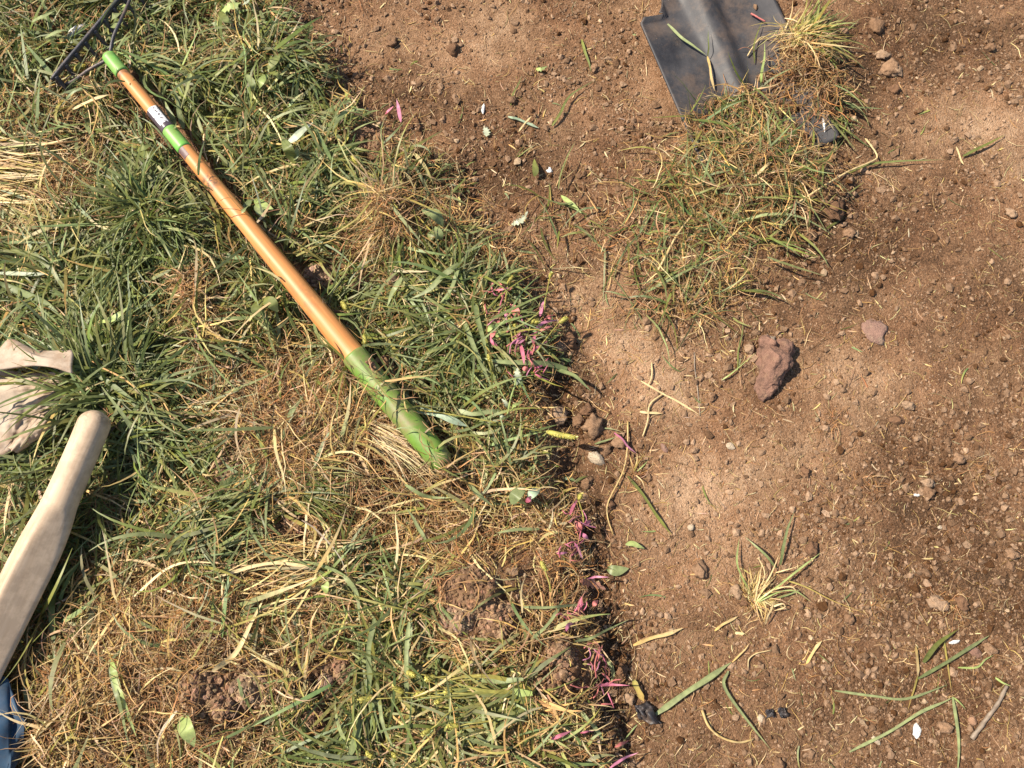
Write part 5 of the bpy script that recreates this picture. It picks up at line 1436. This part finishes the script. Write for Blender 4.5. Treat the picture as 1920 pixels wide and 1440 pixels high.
pink_plant("bushy pink stained weed with round coral leaf at the grass edge", [
    ([(966, 660), (972, 640), (978, 624)], 3, "pink", "stem"), ([(972, 594), (966, 582), (957, 570)], 15, "coral", "leaf"), ([(967, 634), (973, 624), (981, 616)], 9, "mag", "leaf"), ([(958, 643), (972, 641), (986, 635)], 8, "mag", "leaf"), ([(975, 643), (980, 662), (983, 684)], 7, "pink", "leaf"),
    ([(986, 670), (1004, 655), (1026, 641)], 5, "pink", "leaf"), ([(1001, 620), (1018, 606), (1047, 600)], 6, "mag", "leaf"), ([(1010, 620), (1022, 616), (1036, 611)], 6, "coral", "leaf"), ([(1012, 594), (1015, 578), (1020, 563)], 7, "mag", "leaf"), ([(1000, 645), (1001, 636), (1004, 628)], 7, "pink", "leaf"), ([(947, 580), (948, 594), (950, 610)], 4, "mag", "leaf"),
    ([(979, 690), (986, 692), (992, 698)], 9, "coral", "leaf"), ([(1003, 700), (1014, 708), (1029, 713)], 4, "pink", "leaf"), ([(1002, 690), (1012, 687), (1020, 683)], 4, "pink", "leaf"), ([(1026, 592), (1031, 595), (1036, 596)], 7, "coral", "leaf")], strands=[(985, 630, 32, 16), (1000, 690, 24, 12), (960, 600, 26, 8)], seed=4)
pink_plant("thin branching pink stained stems above the round coral leaf", [
    ([(930, 608), (938, 578), (949, 545)], 3, "pink", "stem"), ([(921, 536), (926, 550), (938, 556)], 3, "pink", "stem"), ([(918, 534), (925, 531), (932, 529)], 3.4, "coral", "leaf"), ([(930, 545), (945, 542), (962, 538)], 3.4, "pink", "leaf"), ([(948, 548), (955, 543), (963, 536)], 4, "coral", "leaf"), ([(934, 528), (942, 536), (948, 543)], 3, "coral", "leaf"), ([(932, 612), (934, 604), (938, 596)], 5, "coral", "leaf")], strands=[(940, 545, 20, 9), (925, 600, 18, 5)], seed=5)
pink_plant("curled pink leaf beside two green leaves left of the bushy pink weed", [([(932, 648), (922, 638), (920, 630)], 3, "pink", "stem"), ([(920, 634), (925, 625), (929, 620)], 8, "coral", "leaf"), ([(926, 648), (922, 640), (919, 632)], 5, "pink", "leaf"), ([(914, 622), (922, 613), (934, 616)], 9, "lime", "leaf"), ([(930, 632), (938, 624), (946, 620)], 12, "lime", "leaf")])
pink_plant("pink three-leaved weed halfway down the cut edge", [([(1086, 1010), (1090, 995), (1092, 985)], 2.6, "pink", "stem"), ([(1090, 996), (1085, 986), (1079, 976)], 10, "coral", "leaf"), ([(1096, 986), (1101, 981), (1108, 976)], 9, "pink", "leaf"), ([(1092, 1000), (1098, 1007), (1104, 1014)], 8, "mag", "leaf"), ([(1077, 1017), (1085, 1032), (1092, 1048)], 5, "mag", "leaf"), ([(1043, 1037), (1055, 1037), (1066, 1036)], 4.5, "mag", "leaf"), ([(1068, 965), (1074, 950), (1082, 938)], 6, "pink", "leaf")], strands=[(1080, 960, 26, 8), (1075, 1040, 26, 9)], seed=6)
pink_plant("pink weed with curled leaf below the lobed brown leaf", [([(1088, 1162), (1088, 1140), (1091, 1118)], 3, "pink", "stem"), ([(1084, 1150), (1087, 1134), (1093, 1117)], 10, "pink", "leaf"), ([(1061, 1184), (1066, 1172), (1079, 1167)], 7, "mag", "leaf"), ([(1112, 1136), (1116, 1130), (1122, 1126)], 9, "coral", "leaf"), ([(1100, 1086), (1120, 1081), (1142, 1082)], 4, "mag", "leaf")], strands=[(1085, 1150, 26, 9)], seed=7)
pink_plant("thin pink stained sprouts at the lower cut edge", [([(1118, 1270), (1116, 1240), (1124, 1212)], 3, "coral", "stem"), ([(1116, 1284), (1140, 1285), (1182, 1287)], 5, "pink", "leaf"), ([(1120, 1240), (1124, 1222), (1130, 1210)], 5, "coral", "leaf"), ([(1126, 1320), (1140, 1320), (1155, 1318)], 3.4, "coral", "leaf"), ([(1128, 1262), (1138, 1270), (1146, 1280)], 4, "coral", "leaf")], strands=[(1125, 1230, 24, 12), (1130, 1300, 26, 9)], seed=8)
pink_plant("single hot pink blade standing at the upper grass edge", [([(751, 229), (748, 208), (745, 186)], 7, "mag", "leaf"), ([(722, 214), (730, 206), (738, 198)], 5, "pink", "leaf")])
pink_plant("pink stained blades near the bottom edge", [([(1032, 1387), (1050, 1378), (1072, 1371)], 7, "pink", "leaf"), ([(1140, 1442), (1165, 1426), (1196, 1411)], 5, "mag", "leaf"), ([(1153, 1401), (1166, 1394), (1180, 1389)], 6, "coral", "leaf"), ([(1088, 1374), (1100, 1372), (1114, 1371)], 4, "pink", "leaf")])

SEED = blade_material("seed_head", 0.2, 0.6, 0.3)


def foxtail(label, head, wpx, stem, col="yel", lift=.030):
    root = empty("foxtail_plant", tuple(surf(*stem[0])), label, "seed head", "yellow foxtail seed heads in the grass")
    q = list(stem) + [head[0]]
    m = 16
    path = curve3(q, lift, .004, m)
    kk = float(mpp(head[0][0], head[0][1], .03))
    V, Q, T = tube(path, np.linspace(.0009, .0006, m), 6)
    c = np.array(G_YEL) * 1.2
    child(build("stem", V, [Q, T], GREEN, col=np.tile(c, (len(V), 1))), root)
    hp = spline(np.array(list(head), float), 12)
    z = path[-1, 2] + np.linspace(0, .004, 12)
    hpth = P(hp[:, 0], hp[:, 1], z)
    tt = np.linspace(0, 1, 12)
    acc = Acc()
    rr = wpx * kk * .36 * np.sqrt(np.clip(1 - (2 * tt - 1) ** 4, .05, 1))
    V, Q, T = tube(hpth, rr, 8)
    acc.add(V, Q, T, np.array((.42, .38, .09)))
    # seeds and bristles
    t_, s_, u_ = frames(hpth)
    ns = 90
    k = rng.integers(0, 12, ns); a = rng.uniform(0, 6.28, ns)
    dirn = s_[k] * np.cos(a)[:, None] + u_[k] * np.sin(a)[:, None]
    basep = hpth[k] + dirn * rr[k][:, None] * .8
    tip = basep + (dirn * .8 + t_[k] * .7) * (wpx * kk * rng.uniform(.22, .5, ns))[:, None]
    side = np.cross(dirn, t_[k]) * (.0006)
    V = np.stack([basep - side, basep + side, tip], 1).reshape(-1, 3)
    cc = np.repeat(pick([(.62, .55, .14), (.68, .62, .24), (.52, .44, .11)], [3, 2, 2], ns, .15), 3, 0)
    acc.add(V, None, np.arange(ns * 3).reshape(-1, 3), cc)
    child(acc.build("seed_spike", SEED), root)


foxtail("long yellow foxtail head on a long stem reaching over the cut edge", [(1024, 809), (1052, 816), (1081, 821)], 15, [(780, 768), (860, 780), (950, 796)])
foxtail("short yellow foxtail head on a pale stem above the bushy pink weed's right side", [(1049, 606), (1056, 600), (1062, 595)], 12, [(1005, 660), (1028, 632)])
foxtail("yellow foxtail head standing inside the bushy pink weed", [(997, 604), (1003, 603), (1009, 603)], 13, [(985, 640), (992, 620)])
foxtail("yellow foxtail head above the thin pink stems", [(952, 533), (956, 526), (960, 519)], 10, [(947, 580), (949, 550)])
foxtail("small yellow foxtail head out over the dirt's pale patch", [(1030, 522), (1032, 516), (1034, 511)], 8, [(1018, 590), (1026, 550)])
foxtail("tiny foxtail head left of the bushy pink weed", [(954, 592), (956, 598), (957, 603)], 9, [(962, 640), (958, 620)])
foxtail("tiny foxtail head next to the bushy pink weed's stem", [(963, 604), (965, 609), (966, 615)], 9, [(968, 650), (967, 630)])
foxtail("yellow foxtail bud above the three-leaved pink weed", [(1085, 937), (1087, 932), (1090, 926)], 12, [(1096, 985), (1092, 960)])
foxtail("yellow foxtail head above the lobed brown leaf", [(1014, 1052), (1018, 1060), (1023, 1068)], 11, [(1032, 1110), (1028, 1088)])
for k, (h, st) in enumerate((([(762, 1260), (770, 1263), (779, 1268)], [(900, 1275), (840, 1272)]), ([(818, 1269), (808, 1271), (799, 1273)], [(930, 1268), (870, 1268)]), ([(757, 1299), (748, 1294), (738, 1289)], [(880, 1310), (820, 1306)]), ([(803, 1300), (791, 1301), (778, 1303)], [(960, 1296), (880, 1300)]),
                             ([(702, 1309), (686, 1311), (672, 1312)], [(860, 1308), (780, 1308)]), ([(850, 1293), (843, 1296), (836, 1298)], [(950, 1300), (900, 1294)]), ([(832, 1308), (824, 1314), (817, 1318)], [(920, 1305), (870, 1304)]), ([(862, 1360), (850, 1361), (840, 1362)], [(930, 1350), (890, 1356)]),
                             ([(808, 1368), (800, 1372), (792, 1376)], [(850, 1330), (825, 1352)]), ([(687, 1408), (692, 1416), (699, 1420)], [(660, 1380), (676, 1396)]), ([(735, 1412), (739, 1416), (743, 1420)], [(715, 1395), (726, 1404)]))):
    foxtail("stubby yellow foxtail head in the lying clump at the bottom", h, 14 if k < 6 else 12, st)
foxtail("yellow foxtail head low in the grass beside the wooden handle's middle right", [(640, 565), (645, 572), (650, 580)], 13, [(700, 580), (672, 575)])
foxtail("foxtail head right of the wooden handle's green grip start", [(682, 628), (684, 636), (685, 644)], 12, [(690, 600), (686, 615)])
foxtail("foxtail head left of the bushy pink weed, low in green blades", [(915, 664), (917, 671), (919, 678)], 9, [(925, 700), (920, 690)])
foxtail("foxtail head at the upper grass edge", [(660, 292), (665, 300), (670, 306)], 11, [(700, 330), (680, 318)])
foxtail("foxtail head in the grass above the blue green leaves", [(730, 355), (732, 361), (734, 366)], 11, [(745, 390), (738, 378)])
foxtail("brownish foxtail head at the rake's iron arm", [(140, 132), (148, 126), (160, 122)], 14, [(118, 150), (130, 140)], lift=.026)

# ------------------------------------------------------------------ link the grass masses
tag(green.build("green_grass", GREEN), "green grass blades of the cut sod covering the left half", "grass", kind="stuff")
tag(straw.build("dry_grass", STRAW), "dry golden straw and thatch tangled in the sod", "straw", kind="stuff")
tag(roots.build("grass_roots", ROOT), "brown tangled grass roots torn up with the sod", "roots", kind="stuff")
tag(litter.build("straw_litter", STRAW), "thin straw fibres and clippings scattered over the bare dirt", "straw litter", kind="stuff")
print("TRIS", sum(len(p.vertices) - 2 for o in scene.objects if o.type == 'MESH' for p in o.data.polygons))
